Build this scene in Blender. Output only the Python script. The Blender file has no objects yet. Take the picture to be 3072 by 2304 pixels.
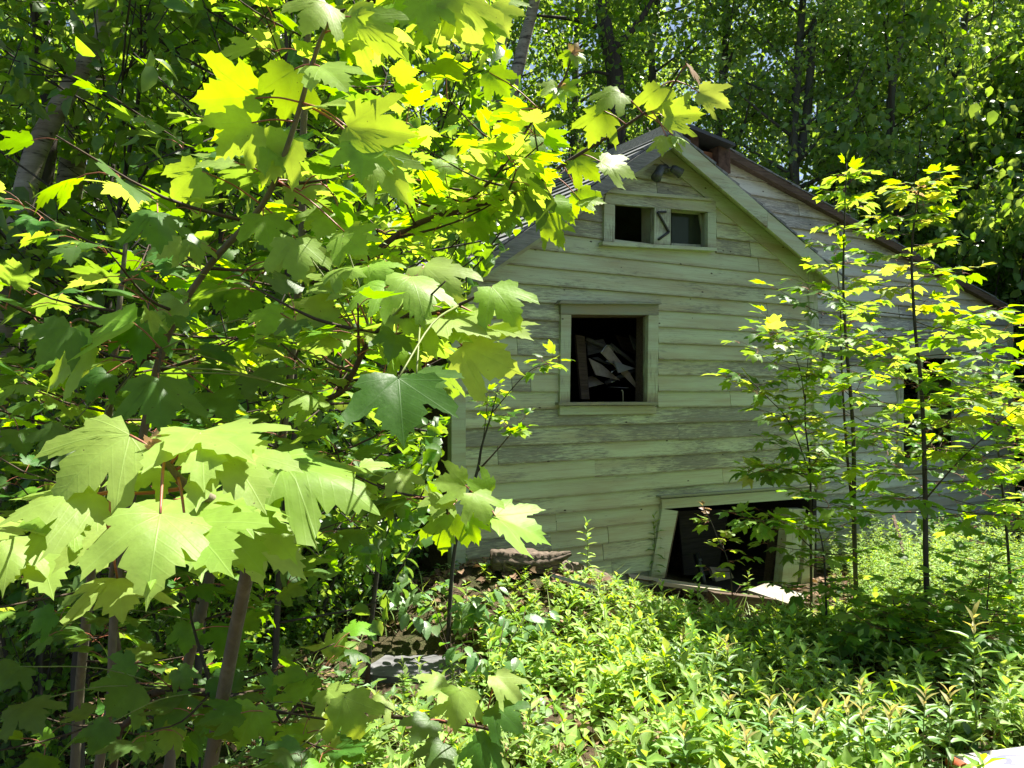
import bpy, math, random
import numpy as np
from mathutils import Vector, Matrix

SC = bpy.context.scene
COL = SC.collection
R = math.radians
random.seed(7)
rng = np.random.default_rng(11)

# ------------------------------------------------------------------ camera
EYE = 1.6
cam = bpy.data.cameras.new('camera')
camo = bpy.data.objects.new('camera', cam)
COL.objects.link(camo)
camo.location = (0, 0, EYE)
camo.rotation_euler = (R(90), 0, 0)
cam.sensor_width = 36.0
cam.lens = 36.0 * 2308 / 3072
cam.shift_y = 20.0 / 3072
cam.clip_start = 0.02
cam.clip_end = 1500
SC.camera = camo

# ------------------------------------------------------------------ sky, sun, exposure
SUN_AZ, SUN_EL = R(55), R(63)
SUN = Vector((math.sin(SUN_AZ) * math.cos(SUN_EL), math.cos(SUN_AZ) * math.cos(SUN_EL), math.sin(SUN_EL)))
world = bpy.data.worlds.new('World')
SC.world = world
world.use_nodes = True
wn = world.node_tree
sky = wn.nodes.new('ShaderNodeTexSky')
sky.sky_type = 'NISHITA'
sky.sun_disc = False
sky.sun_elevation = SUN_EL
sky.sun_rotation = SUN_AZ
sky.air_density = 1.0
sky.dust_density = 1.5
wn.links.new(sky.outputs[0], wn.nodes['Background'].inputs[0])
wn.nodes['Background'].inputs[1].default_value = 0.05
sun = bpy.data.lights.new('sun', 'SUN')
sun.energy = 5.0
sun.angle = R(0.53)
sun.color = (1.0, 0.95, 0.84)
suno = bpy.data.objects.new('sun', sun)
COL.objects.link(suno)
suno.rotation_euler = SUN.to_track_quat('Z', 'Y').to_euler()
suno.location = (0, 0, 30)
SC.view_settings.view_transform = 'Standard'
SC.view_settings.look = 'None'
SC.view_settings.gamma = 1.0
SC.view_settings.exposure = 1.75
SC.view_settings.use_curve_mapping = False
SC.render.engine = 'CYCLES'
SC.cycles.max_bounces = 7
SC.cycles.diffuse_bounces = 4
SC.cycles.glossy_bounces = 2
SC.cycles.transmission_bounces = 5
SC.cycles.use_denoising = True
SC.cycles.sample_clamp_indirect = 6.0
SC.cycles.caustics_reflective = False
SC.cycles.caustics_refractive = False

# ------------------------------------------------------------------ pixel <-> space helpers
F = 2308.0
def P3(x, y, d):
    """a point seen at photograph pixel (x, y), d metres in front of the camera"""
    return np.array([(x - 1536) / F * d, d, EYE + (1172 - y) / F * d])
def proj(p):
    d = max(p[1], 1e-3)
    return 1536 + F * p[0] / d, 1172 - F * (p[2] - EYE) / d
def gz(x, y):
    """height of the ground"""
    x = np.asarray(x, float); y = np.asarray(y, float)
    z = 0.035 * np.sin(x * 1.3 + 0.4) * np.cos(y * 0.9 + 1.0) + 0.02 * np.sin(x * 3.1 + y * 2.3) + 0.012 * np.sin(x * 6.7 - y * 5.1)
    z = z - 0.03 + 0.05 * np.clip((y - 9) / 4, 0, 8) + 0.04 * np.clip((-x - 3) / 3, 0, 4)
    z = z + 0.40 * np.exp(-((x + 0.15) / 0.95) ** 2 - ((y - 5.45) / 0.55) ** 2)
    return z - 0.27 * np.clip((x - 0.7) / 1.3, 0, 1) * np.clip((y - 4.8) / 1.4, 0, 1)

# ------------------------------------------------------------------ object helpers
def tag(o, label=None, cat=None, group=None, kind=None):
    if label: o['label'] = label
    if cat: o['category'] = cat
    if group: o['group'] = group
    if kind: o['kind'] = kind
    return o
def empty(name, loc=(0, 0, 0), rz=0.0):
    o = bpy.data.objects.new(name, None)
    o.empty_display_size = 0.1
    COL.objects.link(o)
    o.location = loc
    o.rotation_euler = (0, 0, rz)
    return o
def link(name, mesh, parent=None, M=None):
    o = bpy.data.objects.new(name, mesh)
    COL.objects.link(o)
    if parent is not None: o.parent = parent
    if M is not None: o.matrix_basis = M
    return o
def fmesh(name, V, T, mats, attrs=None, mi=None, smooth=False):
    """fast triangle mesh from arrays"""
    V = np.asarray(V, np.float32); T = np.asarray(T, np.int32)
    m = bpy.data.meshes.new(name)
    m.vertices.add(len(V)); m.vertices.foreach_set('co', V.ravel())
    m.loops.add(T.size); m.loops.foreach_set('vertex_index', T.ravel())
    m.polygons.add(len(T)); m.polygons.foreach_set('loop_start', np.arange(0, T.size, T.shape[1], dtype=np.int32))
    if smooth: m.polygons.foreach_set('use_smooth', np.ones(len(T), bool))
    if mi is not None: m.polygons.foreach_set('material_index', np.asarray(mi, np.int32))
    for k, a in (attrs or {}).items():
        a = np.asarray(a, np.float32)
        if a.ndim == 1:
            m.attributes.new(k, 'FLOAT', 'POINT').data.foreach_set('value', a)
        else:
            m.attributes.new(k, 'FLOAT_VECTOR', 'POINT').data.foreach_set('vector', a.ravel())
    for x in (mats if isinstance(mats, (list, tuple)) else [mats]): m.materials.append(x)
    m.update(calc_edges=True)
    return m
def pmesh(name, V, Fs, mat, smooth=False):
    m = bpy.data.meshes.new(name)
    m.from_pydata([tuple(map(float, v)) for v in V], [], [tuple(f) for f in Fs])
    m.materials.append(mat)
    if smooth: m.polygons.foreach_set('use_smooth', np.ones(len(m.polygons), bool))
    m.update()
    return m
def tube(pts, rad, ns=6):
    """tapered tube round a polyline -> (V, quads, cap fans as tris)"""
    pts = np.asarray(pts, float); n = len(pts)
    rad = np.asarray(rad, float) * np.ones(n)
    tan = np.gradient(pts, axis=0)
    tan /= np.linalg.norm(tan, axis=1)[:, None] + 1e-9
    ref = np.array([0.31, 0.17, 0.93]) if abs(tan[0][2]) < 0.8 else np.array([0.95, 0.3, 0.1])
    a = np.cross(tan, ref); a /= np.linalg.norm(a, axis=1)[:, None] + 1e-9
    b = np.cross(tan, a)
    th = np.linspace(0, 2 * np.pi, ns, endpoint=False)
    V = pts[:, None, :] + rad[:, None, None] * (np.cos(th)[None, :, None] * a[:, None, :] + np.sin(th)[None, :, None] * b[:, None, :])
    V = V.reshape(-1, 3)
    T = []
    for i in range(n - 1):
        for j in range(ns):
            k = (j + 1) % ns
            p, q, r, s = i * ns + j, i * ns + k, (i + 1) * ns + k, (i + 1) * ns + j
            T += [(p, q, r), (p, r, s)]
    for j in range(1, ns - 1):
        T += [(0, j + 1, j), ((n - 1) * ns, (n - 1) * ns + j, (n - 1) * ns + j + 1)]
    return V, np.array(T, int)
def merge(parts):
    Vs, Ts, o = [], [], 0
    for V, T in parts:
        Vs.append(V); Ts.append(T + o); o += len(V)
    return np.concatenate(Vs), np.concatenate(Ts)
def smooth_path(pts, n=5):
    """Catmull-Rom through control points"""
    P = [np.asarray(p, float) for p in pts]
    if len(P) < 3: return np.array([P[0] + (P[-1] - P[0]) * t for t in np.linspace(0, 1, n + 1)])
    P = [2 * P[0] - P[1]] + P + [2 * P[-1] - P[-2]]
    out = []
    for i in range(1, len(P) - 2):
        for t in np.linspace(0, 1, n, endpoint=False):
            p0, p1, p2, p3 = P[i - 1], P[i], P[i + 1], P[i + 2]
            out.append(0.5 * ((2 * p1) + (-p0 + p2) * t + (2 * p0 - 5 * p1 + 4 * p2 - p3) * t * t + (-p0 + 3 * p1 - 3 * p2 + p3) * t ** 3))
    out.append(P[-2])
    return np.array(out)
def unit(v):
    v = np.asarray(v, float)
    return v / (np.linalg.norm(v, axis=-1, keepdims=True) + 1e-9)

# ------------------------------------------------------------------ materials
class NT:
    def __init__(s, name):
        s.m = bpy.data.materials.new(name); s.m.use_nodes = True
        s.t = s.m.node_tree; s.t.nodes.clear()
        s.out = s.n('ShaderNodeOutputMaterial')
    def n(s, typ, **kw):
        x = s.t.nodes.new(typ)
        for k, v in kw.items():
            if k.startswith('i_'): x.inputs[int(k[2:])].default_value = v
            else: setattr(x, k, v)
        return x
    def l(s, a, b): s.t.links.new(a, b)
    def math(s, op, a, b=None, c=None, clamp=False):
        x = s.n('ShaderNodeMath', operation=op); x.use_clamp = clamp
        for i, v in enumerate((a, b, c)):
            if v is None: continue
            if isinstance(v, (int, float)): x.inputs[i].default_value = v
            else: s.l(v, x.inputs[i])
        return x.outputs[0]
    def mix(s, f, a, b, mode='MIX'):
        x = s.n('ShaderNodeMix', data_type='RGBA', blend_type=mode)
        for sock, v in ((x.inputs[0], f), (x.inputs[6], a), (x.inputs[7], b)):
            if isinstance(v, (int, float)): sock.default_value = v
            elif isinstance(v, tuple): sock.default_value = (*v[:3], 1)
            else: s.l(v, sock)
        return x.outputs[2]
    def ramp(s, f, stops):
        x = s.n('ShaderNodeValToRGB')
        e = x.color_ramp.elements
        while len(e) < len(stops): e.new(0.5)
        for i, (p, c) in enumerate(stops):
            e[i].position = p; e[i].color = (*c, 1) if len(c) == 3 else c
        s.l(f, x.inputs[0])
        return x.outputs[0]
    def noise(s, vec, scale, detail=4, rough=0.55, dist=0.0):
        x = s.n('ShaderNodeTexNoise'); x.inputs['Scale'].default_value = scale
        x.inputs['Detail'].default_value = detail; x.inputs['Roughness'].default_value = rough
        x.inputs['Distortion'].default_value = dist
        if vec is not None: s.l(vec, x.inputs['Vector'])
        return x.outputs[0]
    def coords(s, scale=(1, 1, 1), rnd=True):
        tc = s.n('ShaderNodeTexCoord'); mp = s.n('ShaderNodeMapping')
        mp.inputs['Scale'].default_value = scale
        s.l(tc.outputs['Object'], mp.inputs['Vector'])
        if rnd:
            oi = s.n('ShaderNodeObjectInfo'); cb = s.n('ShaderNodeCombineXYZ')
            s.l(s.math('MULTIPLY', oi.outputs['Random'], 37.0), cb.inputs[0])
            s.l(s.math('MULTIPLY', oi.outputs['Random'], 17.0), cb.inputs[1])
            s.l(s.math('MULTIPLY', oi.outputs['Random'], 53.0), cb.inputs[2])
            s.l(cb.outputs[0], mp.inputs['Location'])
        return mp.outputs[0]
    def pbsdf(s, col, rough=0.8, spec=0.3, bump=None, bstr=0.3, bdist=0.01, metal=0.0):
        b = s.n('ShaderNodeBsdfPrincipled')
        if isinstance(col, tuple): b.inputs['Base Color'].default_value = (*col, 1)
        else: s.l(col, b.inputs['Base Color'])
        if isinstance(rough, (int, float)): b.inputs['Roughness'].default_value = rough
        else: s.l(rough, b.inputs['Roughness'])
        b.inputs['Specular IOR Level'].default_value = spec
        b.inputs['Metallic'].default_value = metal
        if bump is not None:
            bp = s.n('ShaderNodeBump'); bp.inputs['Strength'].default_value = bstr; bp.inputs['Distance'].default_value = bdist
            s.l(bump, bp.inputs['Height']); s.l(bp.outputs[0], b.inputs['Normal'])
        return b
    def done(s, sh):
        s.l(sh.outputs[0] if hasattr(sh, 'outputs') else sh, s.out.inputs[0]); return s.m

def leaf_mat(name, refl, trans, tf=0.5, rough=0.42, spec=0.35, palmate=True, var=0.35, veins=0.5, young=None):
    n = NT(name)
    at = n.n('ShaderNodeAttribute', attribute_name='rnd'); oi = n.n('ShaderNodeObjectInfo')
    r = n.math('FRACT', n.math('ADD', at.outputs['Fac'], oi.outputs['Random']))
    r2 = n.math('FRACT', n.math('MULTIPLY', r, 7.31))
    uv = n.n('ShaderNodeAttribute', attribute_name='luv'); sp = n.n('ShaderNodeSeparateXYZ'); n.l(uv.outputs['Vector'], sp.inputs[0])
    ax = n.math('ABSOLUTE', sp.outputs[0]); y = sp.outputs[1]
    d = ax
    if palmate:
        for a in (40, 75):
            da = n.math('ABSOLUTE', n.math('SUBTRACT', n.math('MULTIPLY', ax, math.cos(R(a))), n.math('MULTIPLY', y, math.sin(R(a)))))
            d = n.math('MINIMUM', d, da)
    main = n.math('SUBTRACT', 1.0, n.math('DIVIDE', d, 0.010), clamp=True)
    w = n.math('FRACT', n.math('MULTIPLY', n.math('SUBTRACT', y, n.math('MULTIPLY', ax, 0.85)), 7.5 if palmate else 9.0))
    side = n.math('SUBTRACT', 1.0, n.math('DIVIDE', n.math('ABSOLUTE', n.math('SUBTRACT', w, 0.5)), 0.10), clamp=True)
    vein = n.math('MULTIPLY', n.math('MAXIMUM', main, n.math('MULTIPLY', side, 0.22)), veins)
    tc = n.n('ShaderNodeTexCoord')
    lv = n.n('ShaderNodeVectorMath', operation='ADD'); n.l(uv.outputs['Vector'], lv.inputs[0])
    cr = n.n('ShaderNodeCombineXYZ'); n.l(n.math('MULTIPLY', r, 91.0), cr.inputs[2]); n.l(cr.outputs[0], lv.inputs[1])
    no = n.noise(lv.outputs[0], 4.0, 3); no2 = n.noise(lv.outputs[0], 9.0, 3)
    spot = n.ramp(n.noise(lv.outputs[0], 16.0, 2), [(0.735, (0, 0, 0)), (0.76, (1, 1, 1))])
    def tone(c):
        hs = n.n('ShaderNodeHueSaturation')
        hs.inputs['Color'].default_value = (*c, 1)
        n.l(n.math('ADD', 0.485, n.math('MULTIPLY', r2, 0.03)), hs.inputs['Hue'])
        n.l(n.math('ADD', 1.0 - var / 2, n.math('MULTIPLY', r, var)), hs.inputs['Value'])
        n.l(n.math('ADD', 0.9, n.math('MULTIPLY', r2, 0.15)), hs.inputs['Saturation'])
        return hs.outputs[0]
    mott = n.math('ADD', 0.72, n.math('MULTIPLY', no, 0.56))
    cb = n.n('ShaderNodeCombineXYZ')
    for i in range(3): n.l(mott, cb.inputs[i])
    rc = n.mix(1.0, tone(refl), cb.outputs[0], 'MULTIPLY')
    rc = n.mix(n.math('MULTIPLY', vein, 0.6), rc, tuple(min(1, c * 1.5 + 0.07) for c in refl))
    tcx = n.mix(1.0, tone(trans), cb.outputs[0], 'MULTIPLY')
    tcx = n.mix(n.math('MULTIPLY', vein, 0.45), tcx, tuple(c * 0.42 for c in trans))
    rc = n.mix(n.math('MULTIPLY', spot, 0.8), rc, (0.10, 0.06, 0.02)); tcx = n.mix(n.math('MULTIPLY', spot, 0.8), tcx, (0.10, 0.05, 0.01))
    b = n.pbsdf(rc, rough, spec, bump=n.math('ADD', vein, n.math('MULTIPLY', no2, 0.8)), bstr=0.16, bdist=0.004)
    t = n.n('ShaderNodeBsdfTranslucent'); n.l(tcx, t.inputs[0])
    ms = n.n('ShaderNodeMixShader'); ms.inputs[0].default_value = tf
    n.l(b.outputs[0], ms.inputs[1]); n.l(t.outputs[0], ms.inputs[2])
    return n.done(ms)

def bark_mat(name, c1, c2, scale=9.0, stretch=0.25):
    n = NT(name)
    v = n.coords((1, 1, stretch)); f = n.noise(v, scale * 3, 6, 0.65); g = n.noise(v, scale, 3)
    c = n.ramp(f, [(0.3, c1), (0.7, c2)])
    c = n.mix(n.ramp(g, [(0.42, (0, 0, 0)), (0.62, (0.75, 0.75, 0.75))]), c, tuple(x * 0.45 + 0.02 for x in c2))
    return n.done(n.pbsdf(c, 0.85, 0.2, bump=f, bstr=0.5, bdist=0.01))

def birch_mat():
    n = NT('birch_bark')
    v = n.coords((1, 1, 6), rnd=True); f = n.noise(v, 3.0, 5, 0.7)
    v2 = n.coords((3, 3, 14)); g = n.noise(v2, 4.0, 3, 0.6)
    v3 = n.coords((1, 1, 1.0)); h = n.noise(v3, 5.0, 4)
    c = n.ramp(f, [(0.36, (0.06, 0.05, 0.045)), (0.45, (0.24, 0.215, 0.18)), (0.7, (0.40, 0.37, 0.32))])
    c = n.mix(n.ramp(g, [(0.60, (0, 0, 0)), (0.66, (1, 1, 1))]), c, (0.05, 0.04, 0.035))
    c = n.mix(n.ramp(h, [(0.5, (0, 0, 0)), (0.7, (1, 1, 1))]), c, (0.16, 0.12, 0.09))
    return n.done(n.pbsdf(c, 0.7, 0.25, bump=f, bstr=0.3))

def paint_mat(name, paint, wear=0.5, wood=(0.25, 0.25, 0.195), grain=(2.2, 14, 22), stain=(0.34, 0.25, 0.12)):
    """weathered paint flaking off grey wood, worn in streaks along the local x axis"""
    n = NT(name)
    v = n.coords(grain)
    oi = n.n('ShaderNodeObjectInfo')
    fl = n.noise(v, 4.2, 8, 0.72, 0.3)
    big = n.noise(n.coords((0.9, 2.2, 3.0)), 1.3, 3, 0.5)
    fine = n.noise(n.coords((3.0, 40, 60)), 4.0, 5, 0.7)
    amt = n.math('ADD', n.math('MULTIPLY', big, 0.50), n.math('MULTIPLY', fl, 0.62))
    amt = n.math('ADD', amt, n.math('MULTIPLY', n.math('SUBTRACT', oi.outputs['Random'], 0.5), 0.20))
    worn = n.ramp(amt, [(0.66 - 0.12 * wear, (0, 0, 0)), (0.76 - 0.12 * wear, (0.9, 0.9, 0.9))])
    hs = n.n('ShaderNodeHueSaturation'); hs.inputs['Color'].default_value = (*paint, 1)
    n.l(n.math('ADD', 0.86, n.math('MULTIPLY', oi.outputs['Random'], 0.2)), hs.inputs['Value'])
    pc = n.mix(n.ramp(n.noise(n.coords((0.7, 4, 5)), 1.7, 4), [(0.42, (0, 0, 0)), (0.72, (1, 1, 1))]), hs.outputs[0], tuple(0.35 * a + 0.65 * b for a, b in zip(paint, stain)))
    pc = n.mix(n.ramp(fine, [(0.58, (0, 0, 0)), (0.75, (0.55, 0.55, 0.55))]), pc, wood)
    wc = n.ramp(fine, [(0.3, tuple(x * 0.45 for x in wood)), (0.65, tuple(x * 1.35 for x in wood))])
    c = n.mix(worn, pc, wc)
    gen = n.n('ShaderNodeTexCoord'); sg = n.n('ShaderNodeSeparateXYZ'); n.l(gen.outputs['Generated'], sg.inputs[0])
    streak = n.noise(n.coords((1.1, 30, 70)), 1.6, 6, 0.7)
    c = n.mix(n.ramp(streak, [(0.50, (0, 0, 0)), (0.72, (0.6, 0.6, 0.6))]), c, tuple(0.45 * a + 0.55 * b for a, b in zip(wood, stain)))
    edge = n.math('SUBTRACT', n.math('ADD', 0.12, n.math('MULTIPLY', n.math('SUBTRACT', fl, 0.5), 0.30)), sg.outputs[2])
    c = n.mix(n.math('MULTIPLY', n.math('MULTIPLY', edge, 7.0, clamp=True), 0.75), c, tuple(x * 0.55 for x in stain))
    # nail heads and knots
    vo = n.n('ShaderNodeTexVoronoi'); vo.inputs['Scale'].default_value = 1.0
    n.l(n.coords((4.2, 9, 9)), vo.inputs['Vector'])
    c = n.mix(n.math('LESS_THAN', vo.outputs['Distance'], 0.055), c, (0.05, 0.035, 0.02))
    h = n.math('ADD', n.math('MULTIPLY', n.math('SUBTRACT', 1.0, worn), 0.6), n.math('MULTIPLY', fine, 0.4))
    return n.done(n.pbsdf(c, n.math('ADD', 0.55, n.math('MULTIPLY', worn, 0.3)), 0.3, bump=h, bstr=0.45, bdist=0.004))

def wood_mat(name, c1, c2, grain=(1.5, 20, 20), rough=0.85):
    n = NT(name)
    f = n.noise(n.coords(grain), 3.0, 7, 0.7, 0.3); g = n.noise(n.coords((2, 2, 2)), 2.0, 3)
    c = n.ramp(f, [(0.32, c1), (0.68, c2)])
    c = n.mix(n.math('MULTIPLY', g, 0.35), c, tuple(x * 0.5 for x in c1))
    return n.done(n.pbsdf(c, rough, 0.2, bump=f, bstr=0.6, bdist=0.008))

def plain_mat(name, col, rough=0.6, spec=0.4, metal=0.0, var=0.25, scale=20):
    n = NT(name)
    f = n.noise(n.coords((1, 1, 1)), scale, 5, 0.6)
    c = n.ramp(f, [(0.3, tuple(x * (1 - var) for x in col)), (0.7, tuple(min(1, x * (1 + var)) for x in col))])
    return n.done(n.pbsdf(c, rough, spec, bump=f, bstr=0.15, metal=metal))

def ground_mat():
    n = NT('forest_soil')
    v = n.coords((1, 1, 1), rnd=False)
    a = n.noise(v, 1.1, 5, 0.6); b = n.noise(v, 22, 6, 0.7); c3 = n.noise(v, 60, 4, 0.7)
    c = n.ramp(b, [(0.3, (0.035, 0.025, 0.016)), (0.55, (0.10, 0.072, 0.045)), (0.75, (0.19, 0.14, 0.09))])
    c = n.mix(n.ramp(a, [(0.45, (0, 0, 0)), (0.65, (1, 1, 1))]), c, n.ramp(c3, [(0.3, (0.025, 0.045, 0.012)), (0.7, (0.07, 0.10, 0.03))]))
    return n.done(n.pbsdf(c, 0.95, 0.1, bump=n.math('ADD', b, c3), bstr=0.9, bdist=0.03))

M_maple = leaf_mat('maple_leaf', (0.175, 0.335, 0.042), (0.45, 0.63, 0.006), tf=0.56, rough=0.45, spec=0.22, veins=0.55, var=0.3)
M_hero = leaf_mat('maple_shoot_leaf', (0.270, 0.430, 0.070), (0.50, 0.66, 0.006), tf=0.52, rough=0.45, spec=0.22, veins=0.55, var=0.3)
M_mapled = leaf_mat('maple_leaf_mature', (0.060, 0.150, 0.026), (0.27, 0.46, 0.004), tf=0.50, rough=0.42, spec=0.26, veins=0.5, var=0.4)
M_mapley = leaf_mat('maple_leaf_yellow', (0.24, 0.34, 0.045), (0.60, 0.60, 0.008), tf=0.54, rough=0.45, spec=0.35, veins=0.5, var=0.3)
M_young = leaf_mat('maple_leaf_young', (0.34, 0.22, 0.13), (0.60, 0.36, 0.14), tf=0.45, rough=0.4, veins=0.6, var=0.4)
M_thick = leaf_mat('thicket_leaf', (0.070, 0.158, 0.032), (0.33, 0.54, 0.006), tf=0.48, rough=0.38, spec=0.42, palmate=False, veins=0.3, var=0.5)
M_aspen = leaf_mat('aspen_leaf', (0.165, 0.285, 0.095), (0.42, 0.62, 0.035), tf=0.43, rough=0.36, spec=0.55, palmate=False, veins=0.2, var=0.55)
M_bush = leaf_mat('bush_leaf', (0.115, 0.230, 0.060), (0.38, 0.58, 0.02), tf=0.46, rough=0.38, spec=0.5, palmate=False, veins=0.4, var=0.5)
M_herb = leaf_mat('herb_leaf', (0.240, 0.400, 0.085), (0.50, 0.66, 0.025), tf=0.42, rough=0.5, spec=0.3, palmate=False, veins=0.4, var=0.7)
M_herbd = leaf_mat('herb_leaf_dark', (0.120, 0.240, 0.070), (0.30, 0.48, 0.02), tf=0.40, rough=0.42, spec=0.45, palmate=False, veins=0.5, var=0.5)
M_herbtop = leaf_mat('herb_leaf_top', (0.36, 0.33, 0.12), (0.60, 0.48, 0.08), tf=0.45, rough=0.5, palmate=False, veins=0.4, var=0.4)
M_ribbed = leaf_mat('ribbed_leaf', (0.130, 0.250, 0.085), (0.26, 0.46, 0.03), tf=0.36, rough=0.36, spec=0.55, palmate=False, veins=0.8, var=0.3)
M_grass = leaf_mat('grass_blade', (0.24, 0.36, 0.09), (0.45, 0.58, 0.05), tf=0.38, rough=0.5, palmate=False, veins=0.1, var=0.6)
M_litter = leaf_mat('dead_leaf', (0.22, 0.145, 0.085), (0.20, 0.11, 0.04), tf=0.2, rough=0.8, spec=0.15, palmate=False, veins=0.3, var=0.9)
M_stem = bark_mat('sapling_bark', (0.10, 0.085, 0.055), (0.23, 0.195, 0.135), 14, 0.2)
M_twig = bark_mat('twig_bark', (0.050, 0.034, 0.022), (0.10, 0.070, 0.045), 20, 0.3)
M_greentwig = plain_mat('green_twig', (0.16, 0.20, 0.05), 0.5, 0.3)
M_petiole = plain_mat('red_petiole', (0.30, 0.10, 0.055), 0.45, 0.4)
M_trunk = bark_mat('dark_bark', (0.030, 0.025, 0.020), (0.085, 0.075, 0.062), 7, 0.25)
M_aspenbark = bark_mat('aspen_bark', (0.050, 0.052, 0.045), (0.14, 0.14, 0.12), 5, 0.5)
M_birch = birch_mat()
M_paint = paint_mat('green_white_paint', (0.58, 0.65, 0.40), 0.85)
M_trim = paint_mat('trim_paint', (0.50, 0.58, 0.39), 0.45)
M_header = paint_mat('bare_header_paint', (0.29, 0.34, 0.24), 1.3)
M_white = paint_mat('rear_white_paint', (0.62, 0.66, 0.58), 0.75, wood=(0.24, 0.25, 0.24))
M_vtrim = paint_mat('upright_trim_paint', (0.50, 0.58, 0.39), 0.55, grain=(14, 14, 1.6))
M_greywood = wood_mat('weathered_grey_wood', (0.12, 0.12, 0.115), (0.36, 0.36, 0.34))
M_shingle = wood_mat('grey_shingle', (0.10, 0.105, 0.115), (0.32, 0.33, 0.35), grain=(6, 1.5, 6))
M_brownwood = wood_mat('rotten_brown_wood', (0.055, 0.038, 0.026), (0.17, 0.125, 0.09))
M_log = wood_mat('log_wood', (0.050, 0.036, 0.026), (0.24, 0.19, 0.145), grain=(1.2, 26, 26))
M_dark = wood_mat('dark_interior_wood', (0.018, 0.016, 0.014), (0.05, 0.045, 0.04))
M_boardw = paint_mat('white_board_paint', (0.30, 0.305, 0.285), 0.25, wood=(0.3, 0.3, 0.29))
M_rust = plain_mat('rusted_metal', (0.075, 0.047, 0.033), 0.8, 0.2, var=0.5)
M_brick = plain_mat('old_brick', (0.20, 0.10, 0.06), 0.9, 0.1, var=0.5, scale=9)
M_black = plain_mat('black_metal', (0.022, 0.025, 0.022), 0.45, 0.5)
M_iron = plain_mat('grey_lamp_metal', (0.075, 0.085, 0.08), 0.5, 0.4)
M_stone = plain_mat('grey_slab', (0.13, 0.13, 0.135), 0.9, 0.2, var=0.35, scale=12)
M_card = plain_mat('brown_cardboard', (0.36, 0.30, 0.25), 0.8, 0.2)
M_ground = ground_mat()

# ------------------------------------------------------------------ leaf templates  (x across, y to the tip, z up; blade length 1)
NORMALS = {}
def radial_leaf(half, droop=0.25, fold=0.10, curl=0.0, rings=(0.34, 0.68, 1.0)):
    """half: outline points from the tip down the right side to the base notch; star-shaped about (0, 0)"""
    h = np.array(half, float)
    L = h[1:][::-1].copy(); L[:, 0] *= -1
    ra = random.Random(int(droop * 1000) + len(half)); L[:, 0] *= ra.uniform(0.86, 1.12); L[:, 1] += np.array([ra.uniform(-0.025, 0.025) for _ in L]) * (np.abs(L[:, 0]) > 0.02); h[1:-1, 1] += np.array([ra.uniform(-0.02, 0.02) for _ in h[1:-1]])
    def mono(q):
        # keep the outline star-shaped: the angle from the tip only ever grows
        q = q.copy(); th = np.degrees(np.arctan2(np.abs(q[:, 0]), q[:, 1])); rr_ = np.hypot(q[:, 0], q[:, 1]); sg_ = np.sign(q[:, 0].sum())
        for i_ in range(1, len(q) - 1):
            th[i_] = max(th[i_], th[i_ - 1] + 0.5)
        q[1:-1, 0] = sg_ * rr_[1:-1] * np.sin(np.radians(th[1:-1])); q[1:-1, 1] = rr_[1:-1] * np.cos(np.radians(th[1:-1]))
        return q
    h = mono(h)
    L = mono(np.concatenate([h[:1], L[::-1]]))[1:][::-1]
    out = np.concatenate([h, L[1:]])      # tip, right side down to the base, left side up
    V = [(0, 0, 0)]; n = len(out)
    for r in rings:
        for p in out: V.append((p[0] * r, p[1] * r, 0))
    V = np.array(V)
    T = [(0, 1 + (i + 1) % n, 1 + i) for i in range(n)]
    for k in range(len(rings) - 1):
        a, b = 1 + k * n, 1 + (k + 1) * n
        for i in range(n):
            j = (i + 1) % n
            T += [(a + i, a + j, b + j), (a + i, b + j, b + i)]
    luv = V.copy()
    X, Y = V[:, 0].copy(), V[:, 1].copy()
    def hz(x, y):
        # blade: folded along the midrib, side lobes and tip drooping, margins gently wavy
        return fold * np.sqrt(x * x + 0.0012) - droop * (0.75 * y * np.abs(y) + 0.55 * x * x) + curl * np.sin(x * 5 + y * 3.4)
    V[:, 2] = hz(X, Y) - hz(0.0, 0.0)
    V[:, 1] *= 1 - 0.15 * abs(droop) * np.hypot(X, Y)
    e = 1e-3
    nm = unit(np.stack([-(hz(X + e, Y) - hz(X - e, Y)) / (2 * e), -(hz(X, Y + e) - hz(X, Y - e)) / (2 * e), np.ones(len(X))], 1))
    NORMALS[len(V), round(float(V[:, 2].sum()), 6)] = nm
    return V, np.array(T), luv
MAPLE = [(0, 1.0), (0.03, 0.91), (0.075, 0.84), (0.13, 0.84), (0.13, 0.755), (0.21, 0.74), (0.20, 0.65), (0.285, 0.60), (0.25, 0.53), (0.225, 0.455), (0.29, 0.50), (0.34, 0.57), (0.39, 0.555), (0.43, 0.63), (0.50, 0.64),
         (0.60, 0.745), (0.59, 0.62), (0.63, 0.54), (0.555, 0.49), (0.575, 0.41), (0.49, 0.36), (0.485, 0.28), (0.385, 0.225), (0.43, 0.17), (0.50, 0.14), (0.43, 0.06), (0.39, -0.01), (0.29, -0.02), (0.24, -0.08), (0.14, -0.06), (0.05, -0.035), (0, 0)]
MAPLE_LOW = [(0, 1.0), (0.10, 0.83), (0.21, 0.74), (0.28, 0.60), (0.225, 0.455), (0.42, 0.62), (0.60, 0.745), (0.56, 0.48), (0.385, 0.225), (0.50, 0.13), (0.29, -0.05), (0, 0)]
def jit(h, s, seed, sx=1.0):
    r = random.Random(seed); o = []
    for i, (x, y) in enumerate(h):
        k = 0 if x == 0 else s
        o.append((x * sx * (1 + r.uniform(-k, k)), y + r.uniform(-k, k) * 0.3))
    return o
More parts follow.
